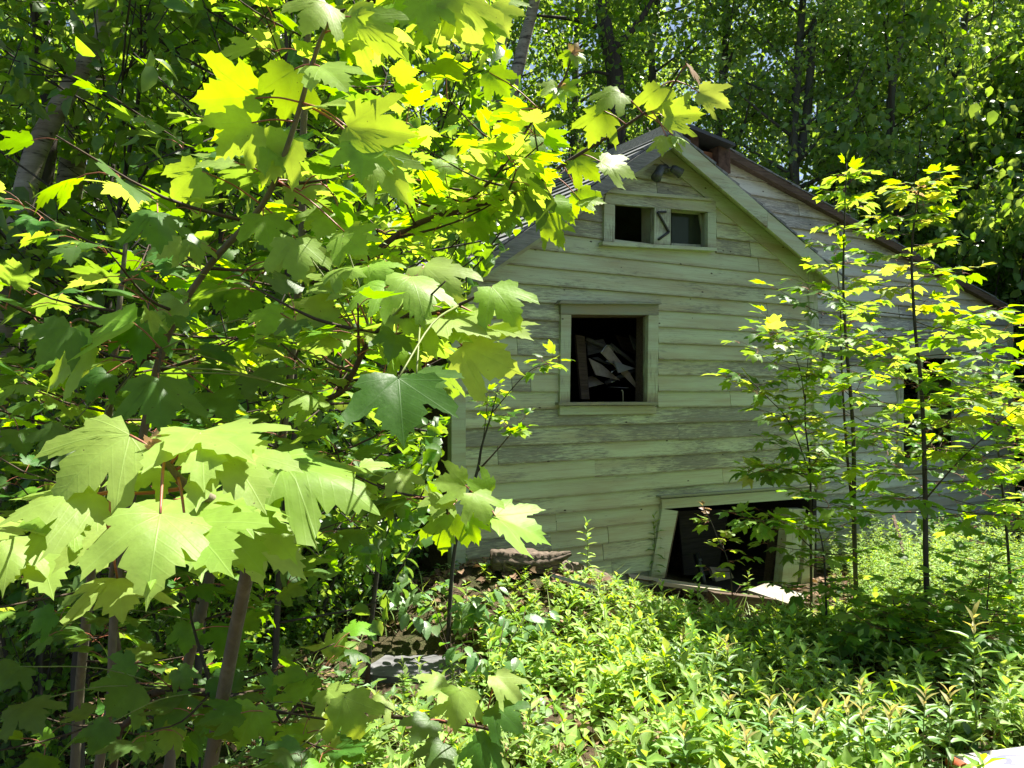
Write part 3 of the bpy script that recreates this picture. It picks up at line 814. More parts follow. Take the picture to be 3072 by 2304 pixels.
# twin floodlight under the peak
fl = tag(empty('floodlight', (HC[0], HC[1], 0), HA), 'grey twin floodlight with two swivelling lamp holders under the gable peak', 'floodlight')
def fp(x, y, n): u, v = W(*Z3((x, y))[0], n); return np.array([u, -n, v])
def ftube(name, pts, rad, mat=M_iron, ns=14):
    V, T = tube(pts, rad, ns); return link(name, fmesh(name, V, T, mat, smooth=False), fl)
c0 = fp(1085, 210, 0.045)
th = np.linspace(0, np.pi, 9)
ftube('junction_box', [c0 + np.array([0, 0.03, 0]), c0 + np.array([0, -0.015, 0]), c0 + np.array([0, -0.03, 0])], [0.042, 0.040, 0.026])
lh = ftube('lamp_holder', [fp(1050, 185, 0.10), fp(1035, 215, 0.105), fp(1015, 260, 0.11), fp(988, 312, 0.12)], [0.026, 0.037, 0.039, 0.046])
ftube('lamp_holder', [fp(1160, 198, 0.10), fp(1185, 210, 0.105), fp(1215, 228, 0.11), fp(1265, 262, 0.12)], [0.024, 0.036, 0.038, 0.046])
ftube('swivel_arm', [c0 + np.array([0, -0.03, 0]), fp(1075, 195, 0.09), fp(1052, 192, 0.10)], 0.012, ns=8)
ftube('swivel_arm', [c0 + np.array([0, -0.03, 0]), fp(1120, 205, 0.09), fp(1162, 198, 0.10)], 0.012, ns=8)

# ------------------------------------------------------------------ rear wing, set back a little and running on to the right
wing = tag(empty('house_wing', (HC[0], HC[1], 0), HA), 'wider white clapboard wing with low roof standing right behind the small gabled front', 'house')
NW = -0.35
r1 = W(2187, 490, NW); r2 = W(2974, 921, NW); wc = W(3022, 1100, NW)[0]
WS = (r2[1] - r1[1]) / (r2[0] - r1[0])
ua = W(2110, 470, NW)[0]; va = r1[1] + WS * (ua - r1[0])
def wtop(u): return va + WS * (u - ua) if u > ua else va - 0.5 * (ua - u)
wwall = empty('gable_wall'); wwall.parent = wing
wv = [W(*k, NW) for k in ((2700, 1400), (2856, 1400), (2852, 1075), (2700, 1075))]
row = -0.35
while row < va - 0.03:
    v0, v1 = row, min(row + EXPO + 0.018, va)
    a = URT + 0.045 if v0 < VR + 0.02 else max(UM + (VA + 0.09 - v0) / SR, UM + 0.1)
    if v0 >= VR + 0.02: a = max(a - 0.18, UM + 0.1)
    def ur(v): return min(wc, ua + (v - va) / WS)
    b, bt = ur(v0), ur(v1)
    al = a
    if v0 > va - 0.6: al = max(a, ua - (va - v0) / 0.5)
    cuts = [(wv[0][0], wv[1][0])] if in_rect(wv, v0, v1) else []
    segs = []; x = al
    for c0_, c1_ in cuts: segs.append((x, c0_)); x = c1_
    segs.append((x, b))
    for s0, s1 in segs:
        if s1 - s0 < 0.05: continue
        js = sorted([s0] + ([rs.uniform(s0 + 0.4, s1 - 0.4) for _ in range(rs.choice([1, 1, 2]))] if s1 - s0 > 1.2 else [])) + [s1]
        for j in range(len(js) - 1):
            p0, q0 = js[j] + 0.002, js[j + 1] - 0.002
            if q0 - p0 < 0.04: continue
            qt = min(q0, bt) if q0 >= b - 0.01 else min(q0, bt)
            if qt <= p0: qt = p0 + 0.01
            d1, d2, dn = rs.uniform(-0.007, 0.007), rs.uniform(-0.007, 0.007), rs.uniform(-0.004, 0.012)
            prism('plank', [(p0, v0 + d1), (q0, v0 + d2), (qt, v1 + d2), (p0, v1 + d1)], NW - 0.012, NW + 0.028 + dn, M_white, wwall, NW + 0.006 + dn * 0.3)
    row += EXPO
prism('corner_board', [(wc - 0.02, -0.35), (wc + 0.10, -0.35), (wc + 0.04, wtop(wc) - 0.02), (wc - 0.06, wtop(wc) - 0.02)], NW - 0.03, NW + 0.05, M_vtrim, wing)
wroof = empty('roof'); wroof.parent = wing
ue = wc + 0.30
slope(ua, va, ue, wtop(ue), 'deck', M_brownwood, 0.0, 0.05, NW + 0.10, NW - 4.5, wroof)
slope(UM - 0.8, wtop(UM - 0.8), ua, va, 'deck', M_brownwood, 0.0, 0.05, NW - 0.02, NW - 4.5, wroof)
for k in range(14):
    t0, t1 = 1 - (k + 1.3) / 14, 1 - k / 14
    ub, uc = ua + max(t0, 0) * (ue - ua), ua + t1 * (ue - ua)
    slope(ub, wtop(ub), uc, wtop(uc) + 0.012, 'shingle_course', M_shingle, 0.052, 0.012, NW + 0.12 + rs.uniform(-0.01, 0.01), NW - 4.5, wroof)
prism('rake_board', [(ua, va - 0.02), (ue, wtop(ue) - 0.02), (ue, wtop(ue) + 0.05), (ua, va + 0.05)], NW + 0.10, NW + 0.122, M_brownwood, wroof)
prism('end_wall', [(wc + 0.0, -0.5), (wc + 0.04, -0.5), (wc + 0.04, wtop(wc)), (wc, wtop(wc))], NW - 4.4, NW - 0.04, M_white, wing)
prism('back_wall', [(URT + 0.06, -0.5), (wc, -0.5), (wc, wtop(wc)), (URT + 0.06, wtop(wc))], NW - 4.4, NW - 4.35, M_dark, wing)
ww = empty('window'); ww.parent = wing
for nm, uv in (('casing', [(wv[0][0] - 0.10, wv[0][1]), (wv[0][0], wv[0][1]), (wv[3][0], wv[3][1]), (wv[3][0] - 0.10, wv[3][1])]),
               ('casing', [(wv[1][0], wv[1][1]), (wv[1][0] + 0.10, wv[1][1]), (wv[2][0] + 0.10, wv[2][1]), (wv[2][0], wv[2][1])])):
    prism(nm, uv, NW, NW + 0.046, M_vtrim, ww)
prism('header_board', [(wv[3][0] - 0.12, wv[3][1]), (wv[2][0] + 0.12, wv[2][1]), (wv[2][0] + 0.12, wv[2][1] + 0.11), (wv[3][0] - 0.12, wv[3][1] + 0.11)], NW, NW + 0.06, M_header, ww)
prism('sill', [(wv[0][0] - 0.12, wv[0][1] - 0.04), (wv[1][0] + 0.12, wv[1][1] - 0.04), (wv[1][0] + 0.12, wv[1][1]), (wv[0][0] - 0.12, wv[0][1])], NW - 0.05, NW + 0.09, M_header, ww)
um_ = (wv[0][0] + wv[1][0]) / 2; vm_ = (wv[0][1] + wv[2][1]) / 2
prism('muntin', [(wv[0][0], vm_ - 0.03), (wv[1][0], vm_ - 0.03), (wv[1][0], vm_ + 0.03), (wv[0][0], vm_ + 0.03)], NW - 0.09, NW - 0.05, M_vtrim, ww)
prism('muntin', [(um_ - 0.02, wv[0][1]), (um_ + 0.02, wv[0][1]), (um_ + 0.02, wv[2][1]), (um_ - 0.02, wv[2][1])], NW - 0.10, NW - 0.06, M_vtrim, ww)
dh = [W(*k, NW) for k in ((2462, 1052), (2690, 1052), (2690, 1036), (2462, 1036))]
prism('door_drip_cap', dh, NW, NW + 0.10, M_header, wing)
prism('door_head', [(a_, b_ - 0.13) for a_, b_ in dh[:2]] + [(a_, b_ - 0.002) for a_, b_ in dh[:2]][::-1], NW, NW + 0.05, M_greywood, wing)
# squat boxed chimney with a tilted sheet of dark metal over it
ch = empty('chimney'); ch.parent = roof
NCH = -0.10
ck = lambda *p: [W(x, y, NCH) for x, y in p]
prism('chimney_post', ck((2156, 520), (2192, 520), (2190, 434), (2156, 438)), NCH - 0.12, NCH, M_rust, ch)
prism('chimney_post', ck((2080, 470), (2096, 470), (2096, 386), (2080, 380)), NCH - 0.12, NCH - 0.002, M_rust, ch)
prism('back_panel', ck((2070, 500), (2200, 520), (2196, 432), (2070, 380)), NCH - 0.55, NCH - 0.50, M_dark, ch)
prism('side_panel', ck((2158, 520), (2188, 520), (2188, 440), (2158, 440)), NCH - 0.50, NCH - 0.13, M_brownwood, ch)
z0_ = ck((2128, 492))[0]
for i_ in range(4):
    q0 = (z0_[0] - 0.05 + 0.012 * i_, z0_[1] - 0.10 + 0.062 * i_)
    prism('brick', [q0, (q0[0] + 0.16, q0[1]), (q0[0] + 0.16, q0[1] + 0.056), (q0[0], q0[1] + 0.056)], NCH - 0.30, NCH - 0.05 - 0.01 * i_, M_brick, ch)
prism('metal_cap', [W(x, y, NCH + 0.10) for x, y in ((2066, 382), (2206, 438), (2206, 429), (2068, 371))], NCH - 0.62, NCH + 0.10, M_black, ch)
# ------------------------------------------------------------------ junk inside, seen through the empty window and doorway
def px_board(name, label, cat, px, n, th, mat, tilt=0.0, group=None):
    """a board given by four photograph pixels on a plane n metres in front of (negative: behind) the wall; its lower edge comes forward by tilt"""
    uv = [W(x, y, n) for x, y in px]
    V = []
    for dn in (0.0, -th):
        for i, (u, v) in enumerate(uv): V.append((u, -(n + (tilt if i < 2 else 0) + dn), v))
    o = link(name, pmesh(name, V, PF, mat), None)
    o.location = (HC[0], HC[1], 0); o.rotation_euler = (0, 0, HA)
    return tag(o, label, cat, group)
px_board('cardboard_sheet', 'bent brown cardboard sheet slumped behind the lower window', 'cardboard', Z4((1130, 1110), (1285, 1385), (935, 765), (845, 870)), -0.35, 0.012, M_card, 0.08)
px_board('brown_panel', 'dull brown panel lying under the bent cardboard inside the lower window', 'panel', Z4((740, 1140), (1040, 1210), (850, 1010), (690, 930)), -0.42, 0.012, M_card, 0.05)
px_board('leaning_plank', 'dark upright plank leaning inside the left edge of the lower window', 'plank', Z4((520, 1440), (620, 1440), (640, 660), (530, 640)), -0.5, 0.03, M_brownwood, 0.1)
px_board('broken_board', 'pale broken board end propped high inside the lower window', 'board', Z4((1180, 830), (1290, 860), (1350, 740), (1200, 640)), -0.6, 0.02, M_greywood, 0.1)
wr = fp
g = tag(empty('metal_hook', (HC[0], HC[1], 0), HA), 'thin pale metal hook standing on the lower window sill', 'hook')
def ip(x, y, n): u, v = W(*Z4((x, y))[0], n); return np.array([u, -n, v])
V, T = tube([ip(1116, 1478, -0.05), ip(1114, 1345, -0.05), ip(1108, 1332, -0.05), ip(1092, 1334, -0.05)], 0.0045, 6)
link('rod', fmesh('rod', V, T, M_boardw), g)
pv = [ip(700, 930, -0.62), ip(1000, 1180, -0.62)]
for i, (a, b, lab) in enumerate((((660, 690), (1000, 830), 'grey lath slanting behind the cardboard in the lower window'), ((960, 760), (1280, 1010), 'dark lath crossing behind the pale broken board in the lower window'), ((900, 1240), (1250, 1090), 'low lath resting on the panel inside the lower window'))):
    V, T = tube([ip(*a, -0.7), ip(*b, -0.66)], 0.022, 4)
    o = link('lath', fmesh('lath', V, T, M_greywood)); o.location = (HC[0], HC[1], 0); o.rotation_euler = (0, 0, HA)
    tag(o, lab, 'lath')
for i, (q4, n_, m_, lab) in enumerate([
        (((640, 900), (900, 830), (870, 690), (660, 720)), -0.8, M_greywood, 'crumpled grey sheet at the back of the lower window'),
        (((1040, 820), (1250, 900), (1220, 690), (1020, 640)), -0.85, M_brownwood, 'dark slab propped at the back right inside the lower window'),
        (((960, 1120), (1160, 1060), (1150, 1020), (1000, 960)), -0.3, M_boardw, 'small pale splintered piece caught on the bent cardboard'),
        (((560, 1300), (760, 1250), (740, 1150), (580, 1190)), -0.6, M_card, 'brown carton flap low inside the lower window'),
        (((640, 815), (672, 818), (668, 725), (640, 722)), -0.75, M_boardw, 'small pale rag of paper beside the leaning plank'),
        (((735, 1010), (800, 1020), (800, 915), (735, 925)), -0.7, M_boardw, 'pale blue-grey square of paper above the brown panel'),
        (((930, 1302), (995, 1300), (990, 1288), (935, 1290)), -0.3, M_boardw, 'thin pale sliver low inside the lower window')]):
    px_board('broken_piece', lab, 'debris', Z4(*q4), n_, 0.015, m_, 0.06 + 0.03 * i)
M_shiny = plain_mat('dull_tin', (0.55, 0.55, 0.54), 0.25, 0.6, metal=0.9)
for i, (pts_, n_, lab) in enumerate([(((910, 965), (950, 985), (1010, 1000), (1030, 1040)), -0.30, 'twisted bright tin strip caught in the junk of the lower window'), (((1240, 740), (1275, 820), (1320, 830), (1350, 745)), -0.5, 'bent shiny wire loop high inside the lower window'),
                                     (((840, 870), (930, 765), (1060, 880)), -0.33, 'thin shiny edge strip along the top of the bent cardboard'), (((965, 1110), (1050, 1060), (1110, 1040), (1160, 1045)), -0.28, 'jagged tin scrap across the bent cardboard'), (((970, 1228), (1015, 1224)), -0.25, 'short bright metal bit low inside the lower window')]):
    V, T = tube(smooth_path([ip(*q_, n_) for q_ in pts_], 4), 0.006, 4)
    o = link('tin_strip', fmesh('tin_strip', V, T, M_shiny)); o.location = (HC[0], HC[1], 0); o.rotation_euler = (0, 0, HA); tag(o, lab, 'scrap metal')
# things inside the doorway: a stick of black pipe and a box
dp = tag(empty('black_pipe', (HC[0], HC[1], 0), HA), 'short black pipe standing askew just inside the low doorway', 'pipe')
def dpx(x, y, n): u, v = W(*Z5((x, y))[0], n); return np.array([u, -n, v])
V, T = tube([dpx(690, 960, -0.4), dpx(735, 1110, -0.35), dpx(770, 1240, -0.28), dpx(790, 1310, -0.25)], [0.03, 0.026, 0.026, 0.024], 10)
link('tube', fmesh('tube', V, T, M_black, smooth=True), dp)
V, T = tube([dpx(716, 1020, -0.38), dpx(722, 1045, -0.375)], 0.034, 10)
link('collar', fmesh('collar', V, T, M_iron), dp)
px_board('wooden_crate_side', 'brown crate side lying in the low doorway behind the black pipe', 'crate', Z5((860, 1310), (1090, 1310), (1060, 1130), (850, 1110)), -0.5, 0.05, M_card, 0.1)

# ------------------------------------------------------------------ things lying on the ground by the wall
def gp(x, y, lift=0.0):
    """where a photograph pixel meets the ground"""
    z = 0.0
    for _ in range(12):
        d = (EYE - z - lift) * F / (y - 1172)
        z = float(gz((x - 1536) / F * d, d))
    return np.array([(x - 1536) / F * d, d, z + lift])
Z6 = lambda *p: zc(1200, 1500, 600 / 2212, *p)
def log_piece(name, pts, rad, par, mat=M_log, ns=22, seed=0):
    p = smooth_path(pts, 6); r = np.interp(np.linspace(0, 1, len(p)), np.linspace(0, 1, len(rad)), rad)
    V, T = tube(p, r, ns)
    rr = np.random.default_rng(seed); groove = rr.uniform(0.55, 1.25, ns)
    C = np.repeat(p, ns, 0); V = C + (V - C) * (np.tile(groove, len(p)) * rr.uniform(0.86, 1.12, len(V)))[:, None]
    return link(name, fmesh(name, V, T, mat), par)
lg = tag(empty('weathered_log'), 'split weathered grey-brown log with forked end lying against the clapboard wall', 'log')
a = [np.array(P3(*Z6(q)[0], d)) for q, d in (((1010, 640), 5.35), ((1250, 650), 5.38), ((1500, 660), 5.42), ((1700, 640), 5.45), ((1890, 585), 5.46))]
log_piece('upper_fork', a, [0.075, 0.082, 0.075, 0.055, 0.018], lg, seed=1)
b = [np.array(P3(*Z6(q)[0], d)) for q, d in (((1250, 680), 5.4), ((1550, 720), 5.44), ((1800, 800), 5.5), ((2100, 860), 5.65), ((2360, 940), 5.85))]
log_piece('lower_fork', b, [0.07, 0.085, 0.075, 0.06, 0.05], lg, seed=2)
log_piece('broken_root', [a[0] + np.array([0.1, 0, 0]), np.array(P3(*Z6((1200, 860))[0], 5.4)), np.array(P3(*Z6((1260, 1010))[0], 5.42))], [0.06, 0.07, 0.05], lg, seed=3)
def plank3(name, label, cat, p0, p1, w, th, mat, roll=0.0, parent=None):
    """a plank from p0 to p1 (centre line of its top), w wide, th thick"""
    p0, p1 = np.asarray(p0, float), np.asarray(p1, float)
    ax = unit(p1 - p0); sd = unit(np.cross(ax, [0, 0, 1])); up = np.cross(sd, ax)
    sd, up = sd * math.cos(roll) + up * math.sin(roll), up * math.cos(roll) - sd * math.sin(roll)
    L = float(np.linalg.norm(p1 - p0)); h = w / 2
    r_ = random.Random(hash(label) % 1000 + len(label))
    V = []
    for y in (-h, h):
        for x, zz_ in ((0, -th), (L, -th), (L, 0), (0, 0)):
            V.append((x + (r_.uniform(-0.03, 0.03) if x in (0, L) else 0), y, zz_))
    V = [V[0], V[1], V[2], V[3], V[4], V[5], V[6], V[7]]
    m = pmesh(name, V, PF, mat)
    o = link(name, m, parent, Matrix(((ax[0], sd[0], up[0], p0[0]), (ax[1], sd[1], up[1], p0[1]), (ax[2], sd[2], up[2], p0[2]), (0, 0, 0, 1))))
    return tag(o, label, cat) if label else o
plank3('fallen_board', 'long pale painted board lying on the ground along the wall towards the doorway', 'board', P3(1955, 1738, 6.38) , P3(2165, 1768, 6.5), 0.30, 0.03, M_boardw, 0.12)
plank3('narrow_board', 'narrow pale strip of wood lying at the door sill', 'board', P3(1880, 1722, 6.28), P3(2150, 1762, 6.62), 0.07, 0.03, M_boardw, 0.3)
plank3('door_sill_beam', 'dark rotten timber beam lying in front of the low doorway', 'beam', P3(2130, 1774, 6.25), P3(2420, 1806, 6.6), 0.13, 0.20, M_brownwood, 0.05)
plank3('threshold_board', 'sunlit whitish board end on the ground beside the door post', 'board', P3(2270, 1758, 6.7), P3(2400, 1800, 6.42), 0.28, 0.025, M_boardw, -0.08)
plank3('rotten_strip', 'broken brown strip of wood half buried below the dark door beam', 'board', P3(2180, 1838, 5.75), P3(2420, 1872, 6.15), 0.10, 0.03, M_brownwood, 0.3)
plank3('grey_strip', 'thin grey strip of wood lying in the weeds below the forked log', 'board', P3(1660, 1722, 4.9), P3(1790, 1760, 4.9), 0.05, 0.02, M_greywood, 0.2)
plank3('rusty_bar', 'thin rusty red bar leaning on the white wing wall', 'bar', P3(2712, 1655, 7.2), P3(2680, 1545, 8.3), 0.03, 0.02, M_rust, 0.0)
# slab of grey stone in the bare patch
c = gp(1240, 2015); rs = random.Random(9)
n = 11
ring = [(c[0] + 0.31 * math.cos(t) * rs.uniform(0.8, 1.15), c[1] + 0.24 * math.sin(t) * rs.uniform(0.75, 1.15)) for t in np.linspace(0, 2 * math.pi, n, endpoint=False)]
V = [(x, y, c[2] - 0.05) for x, y in ring] + [(c[0] + (x - c[0]) * 0.94, c[1] + (y - c[1]) * 0.94, c[2] + 0.035 + rs.uniform(-0.006, 0.006)) for x, y in ring] + [(c[0], c[1], c[2] + 0.04)]
Fs = [(i, (i + 1) % n, n + (i + 1) % n, n + i) for i in range(n)] + [(n + i, n + (i + 1) % n, 2 * n) for i in range(n)]
tag(link('stone_slab', pmesh('stone_slab', V, Fs, M_stone)), 'flat grey stone slab set in the bare patch of dead leaves', 'stone')
# painted board with a red edge, a corner of it
nt = NT('painted_sign_face')
v = nt.coords((1, 1, 1), rnd=False); no = nt.noise(v, 9, 5, 0.7)
vs = nt.coords((3.2, 9.0, 1), rnd=False); st = nt.noise(vs, 2.2, 2, 0.5, 0.8)
cc = nt.ramp(no, [(0.34, (0.22, 0.18, 0.13)), (0.46, (0.38, 0.36, 0.32)), (0.8, (0.46, 0.45, 0.43))])
cc = nt.mix(nt.ramp(st, [(0.60, (0, 0, 0)), (0.63, (1, 1, 1))]), cc, (0.13, 0.13, 0.28))
M_sign = nt.done(nt.pbsdf(cc, 0.5, 0.4, bump=no, bstr=0.2))
M_red = plain_mat('red_edge_paint', (0.40, 0.10, 0.055), 0.55, 0.4, var=0.35, scale=30)
k0, k1, k2 = gp(2842, 2268, 0.10), gp(3072, 2237, 0.10), gp(2925, 2330, 0.10)
ex = unit((k1 - k0) * [1, 1, 0]); ey = unit((k2 - k0) * [1, 1, 0])
sb = tag(empty('painted_board', tuple(k0 - [0, 0, 0.10])), 'white painted board with blue marks and a rounded red edge lying among the weeds', 'board')
def par(u0, u1, v0, v1, z0, z1, name, mat):
    o = np.array([0, 0, 0.0]); V = []
    for z_ in (z0, z1):
        for a_, b_ in ((u0, v0), (u1, v0), (u1, v1), (u0, v1)): q_ = ex * a_ + ey * b_; V.append((q_[0], q_[1], z_))
    return link(name, pmesh(name, V, [(3, 2, 1, 0), (4, 5, 6, 7), (0, 1, 5, 4), (1, 2, 6, 5), (2, 3, 7, 6), (3, 0, 4, 7)], mat), sb)
par(0.03, 1.3, 0.0, 0.8, 0.055, 0.10, 'panel', M_sign)
ed = [ex * 0.02 + ey * t + np.array([0, 0, 0.075]) for t in (-0.005, 0.2, 0.5, 0.8)]
V, T = tube(ed, [0.026, 0.030, 0.030, 0.030], 10)
link('red_edge', fmesh('red_edge', V, T, M_red, smooth=True), sb)
par(0.06, 0.16, 0.02, 0.7, -0.05, 0.055, 'batten', M_brownwood)
par(1.05, 1.15, 0.02, 0.7, -0.05, 0.055, 'batten', M_brownwood)

# ------------------------------------------------------------------ generated trees: wood and leaves as arrays
T_FAR = strip_leaf(0.40, [(0, 0), (0.5, 1), (1, 0)], 0.15, 0.3)
T_MID = strip_leaf(0.36, [(0, 0), (0.3, 0.95), (0.68, 0.85), (1, 0)], 0.22, 0.35)
def gen_tree(seed, H, r0, cb, cr, nl, nt_, lpt, leafL, spread=0.09, stems=1, lean=0.03, hang=0.35, elev=(0.25, 0.9), prof=None):
    r_ = np.random.default_rng(seed)
    wood, P, A, N, S = [], [], [], [], []
    for sidx in range(stems):
        base = np.array([0, 0, -0.1]) + (r_.normal(0, 0.12, 3) * [1, 1, 0] if stems > 1 else 0)
        d0 = r_.normal(0, lean * (3 if stems > 1 else 1), 2)
        zt = np.linspace(0, 1, 9); Hs = H * (1 if sidx == 0 else r_.uniform(0.65, 0.95))
        wob = np.cumsum(r_.normal(0, 0.012 * H, (9, 2)), 0) * 0.6; wob[0] = 0
        tr_ = np.stack([base[0] + d0[0] * zt * Hs + wob[:, 0], base[1] + d0[1] * zt * Hs + wob[:, 1], base[2] + zt * (Hs + 0.1)], 1)
        rt = r0 * (1 if sidx == 0 else 0.8)
        wood.append(tube(tr_, rt * (1 - 0.88 * zt) + 0.004, 7))
        n_l = max(3, nl // stems)
        for i in range(n_l):
            t = cb + (0.99 - cb) * (i + r_.random()) / n_l
            k = t * 8; a_ = min(int(k), 7); p = tr_[a_] + (tr_[a_ + 1] - tr_[a_]) * (k - a_)
            f = (t - cb) / (1 - cb)
            pr = (0.45 + 1.1 * f) * (1.06 - f) * 1.6 if prof is None else prof(f)
            ln = cr * pr * r_.uniform(0.7, 1.2) + 0.15
            az = i * 2.39996 + r_.normal(0, 0.5); el = r_.uniform(*elev)
            dr = np.array([math.cos(az) * math.cos(el), math.sin(az) * math.cos(el), math.sin(el)])
            q1 = p + dr * ln * 0.55 + r_.normal(0, 0.04 * ln, 3); q2 = p + dr * ln + np.array([0, 0, 0.10 * ln]) + r_.normal(0, 0.06 * ln, 3)
            lp = smooth_path([p, q1, q2], 3)
            rl = max(0.005, rt * (1 - 0.88 * t) * 0.5)
            wood.append(tube(lp, np.linspace(rl, 0.003, len(lp)), 4))
            for j in range(nt_):
                s_ = r_.uniform(0.2, 1.0); kk = s_ * (len(lp) - 1); aa = min(int(kk), len(lp) - 2)
                b0 = lp[aa] + (lp[aa + 1] - lp[aa]) * (kk - aa)
                td = unit(dr * 0.7 + r_.normal(0, 0.75, 3)); tl = r_.uniform(0.18, 0.42) * min(ln, 1.6)
                b1 = b0 + td * tl
                wood.append(tube(np.array([b0, b1]), [0.0035, 0.002], 3))
                m = lpt
                tt = r_.uniform(0.1, 1.05, m)[:, None]
                P.append(b0 + td * tl * tt + r_.normal(0, spread, (m, 3)))
                A.append(td * 0.5 + r_.normal(0, 0.7, (m, 3)) + np.array([0, 0, -hang]))
                N.append(r_.normal(0, 0.55, (m, 3)) + np.array([0, 0, 0.8]))
                S.append(leafL * r_.uniform(0.65, 1.2, m))
    return merge(wood), np.concatenate(P), np.concatenate(A), np.concatenate(N), np.concatenate(S)
def tree_meshes(name, tpl, lmat, bark, *a, **k):
    (wV, wT), P, A, N, S = gen_tree(*a, **k)
    r_ = np.random.default_rng(a[0] + 99)
    V, T, at = scatter(tpl, P, A, N, S, r_.random(len(P)))
    return fmesh(name + '_trunk', wV, wT, bark, smooth=True), fmesh(name + '_crown', V, T, lmat, at)
def place(meshes, name, label, cat, group, x, y, rz, sc):
    e = tag(empty(name, (x, y, float(gz(x, y)))), label, cat, group)
    e.rotation_euler = (0, 0, rz); e.scale = (sc, sc, sc)
    link('trunk', meshes[0], e); c_ = link('crown', meshes[1], e); c_['kind'] = 'stuff'
    return e
asp = [tree_meshes('aspen', T_FAR, M_aspen, M_aspenbark, 20 + i, 12.5, 0.13, 0.10, 1.75, 58, 7, 20, 0.112, hang=0.5) for i in range(4)]
brd = [tree_meshes('broadleaf', T_FAR, M_thick, M_trunk, 40 + i, 10.5, 0.16, 0.08, 2.3, 60, 8, 28, 0.098, spread=0.11) for i in range(3)]
shr = [tree_meshes('shrub', T_MID, M_thick, M_trunk, 60 + i, 2.6, 0.03, 0.06, 0.85, 34, 6, 12, 0.085, stems=4, spread=0.06, lean=0.06) for i in range(3)]
bsh = [tree_meshes('bush', T_MID, M_bush, M_trunk, 70 + i, 4.2, 0.035, 0.06, 1.0, 60, 7, 13, 0.095, stems=4, spread=0.07, lean=0.05, hang=0.8) for i in range(2)]
rs = random.Random(21)
# behind the house and to its right: aspens
for k, (x, y) in enumerate([(1.2, 14.0), (2.4, 12.6), (4.5, 12.4), (6.6, 14.8), (8.6, 14.9), (10.4, 15.0), (3.6, 13.2), (5.6, 13.6), (7.6, 13.0), (9.4, 13.8), (11.2, 12.6), (2.4, 16.5), (4.9, 16.8), (7.2, 16.4), (9.6, 17.0), (12.0, 16.2), (14.2, 15.6), (3.4, 20.5), (6.6, 20.5), (9.8, 21.0), (13.2, 20.5), (16.5, 20.0), (0.2, 18.5)]):
    place(asp[k % 4], 'aspen_tree', 'tall slender aspen with grey trunk and small round leaves behind the house', 'tree', 'aspens behind the house', x + rs.uniform(-.4, .4), y + rs.uniform(-.4, .4), rs.uniform(0, 6.28), rs.uniform(0.85, 1.12))
for k, (x, y) in enumerate([(-1.6, 13.2), (-4.2, 12.2), (-6.8, 11.4), (-9.4, 11.0), (-3.0, 16.2), (-6.2, 15.6), (-9.6, 15.0), (-12.8, 14.0), (-0.6, 20.5), (-4.4, 20.8), (-8.4, 20.0), (-12.4, 19.0), (-16.0, 18.0), (-6.0, 8.6), (-8.2, 7.4)]):
    place(brd[k % 3], 'broadleaf_tree', 'broad dark-barked forest tree in the wood left of and behind the house', 'tree', 'forest trees left of the house', x + rs.uniform(-.4, .4), y + rs.uniform(-.4, .4), rs.uniform(0, 6.28), rs.uniform(0.85, 1.1))
for k in range(17):
    x = -24 + k * 3.0 + rs.uniform(-.7, .7); y = 27 + rs.uniform(0, 9)
    if 5 < x < 19 and k % 2: continue
    m = asp if x > 2 else brd
    place(m[k % len(m)], 'far_tree', 'distant woodland tree standing deep in the forest behind the nearer trees', 'tree', 'distant forest trees', x, y, rs.uniform(0, 6.28), rs.uniform(1.0, 1.25))
for k, (x, y) in enumerate([(-4.0, 7.0), (-5.4, 6.2), (-4.9, 8.8), (-6.6, 9.6), (-3.6, 9.8), (-7.4, 6.0), (-8.8, 8.8), (-5.6, 11.2), (-3.0, 11.4), (-9.8, 10.2), (-7.4, 12.6), (-4.6, 13.8), (-11.5, 12.2), (-2.0, 14.6), (-3.2, 8.2), (-6.2, 7.6), (-4.4, 5.4), (-5.9, 5.0)] + [(-1.5, 3.6), (-2.3, 4.2), (-1.2, 4.9), (-2.9, 3.9), (-3.3, 5.2), (-2.0, 5.2), (-1.6, 6.0), (-2.7, 6.2), (-3.6, 6.4), (-2.6, 3.2), (-1.9, 3.0), (-3.4, 4.2), (-1.0, 5.4)]):
    lo_ = k >= 18
    place(shr[k % 3], 'undergrowth_shrub' if lo_ else 'understory_shrub', 'low shaded shrub growing among the slim stems under the maples' if lo_ else 'dark head-high understory shrub deep in the wood left of the house', 'shrub', 'low shrubs under the maples' if lo_ else 'understory shrubs left of the house', x, y, rs.uniform(0, 6.28), rs.uniform(0.8, 1.25) if k < 18 else rs.uniform(0.38, 0.62))
for k, (x, y, sc) in enumerate([(7.4, 10.6, 1.0), (8.6, 9.4, 1.0), (9.4, 11.0, 1.25), (6.6, 12.0, 1.1), (8.2, 12.2, 1.3), (10.6, 10.4, 1.2), (6.8, 8.9, 0.62), (7.6, 8.2, 0.8), (9.0, 10.2, 1.7), (10.2, 11.4, 2.1), (8.0, 11.2, 1.6), (9.4, 12.6, 2.1), (7.2, 12.8, 1.9)]):
    place(bsh[k % 2], 'poplar_bush', 'bright leafy poplar bush with drooping leaves beside the right end of the wing', 'bush', 'poplar bushes right of the wing', x, y, rs.uniform(0, 6.28), sc)
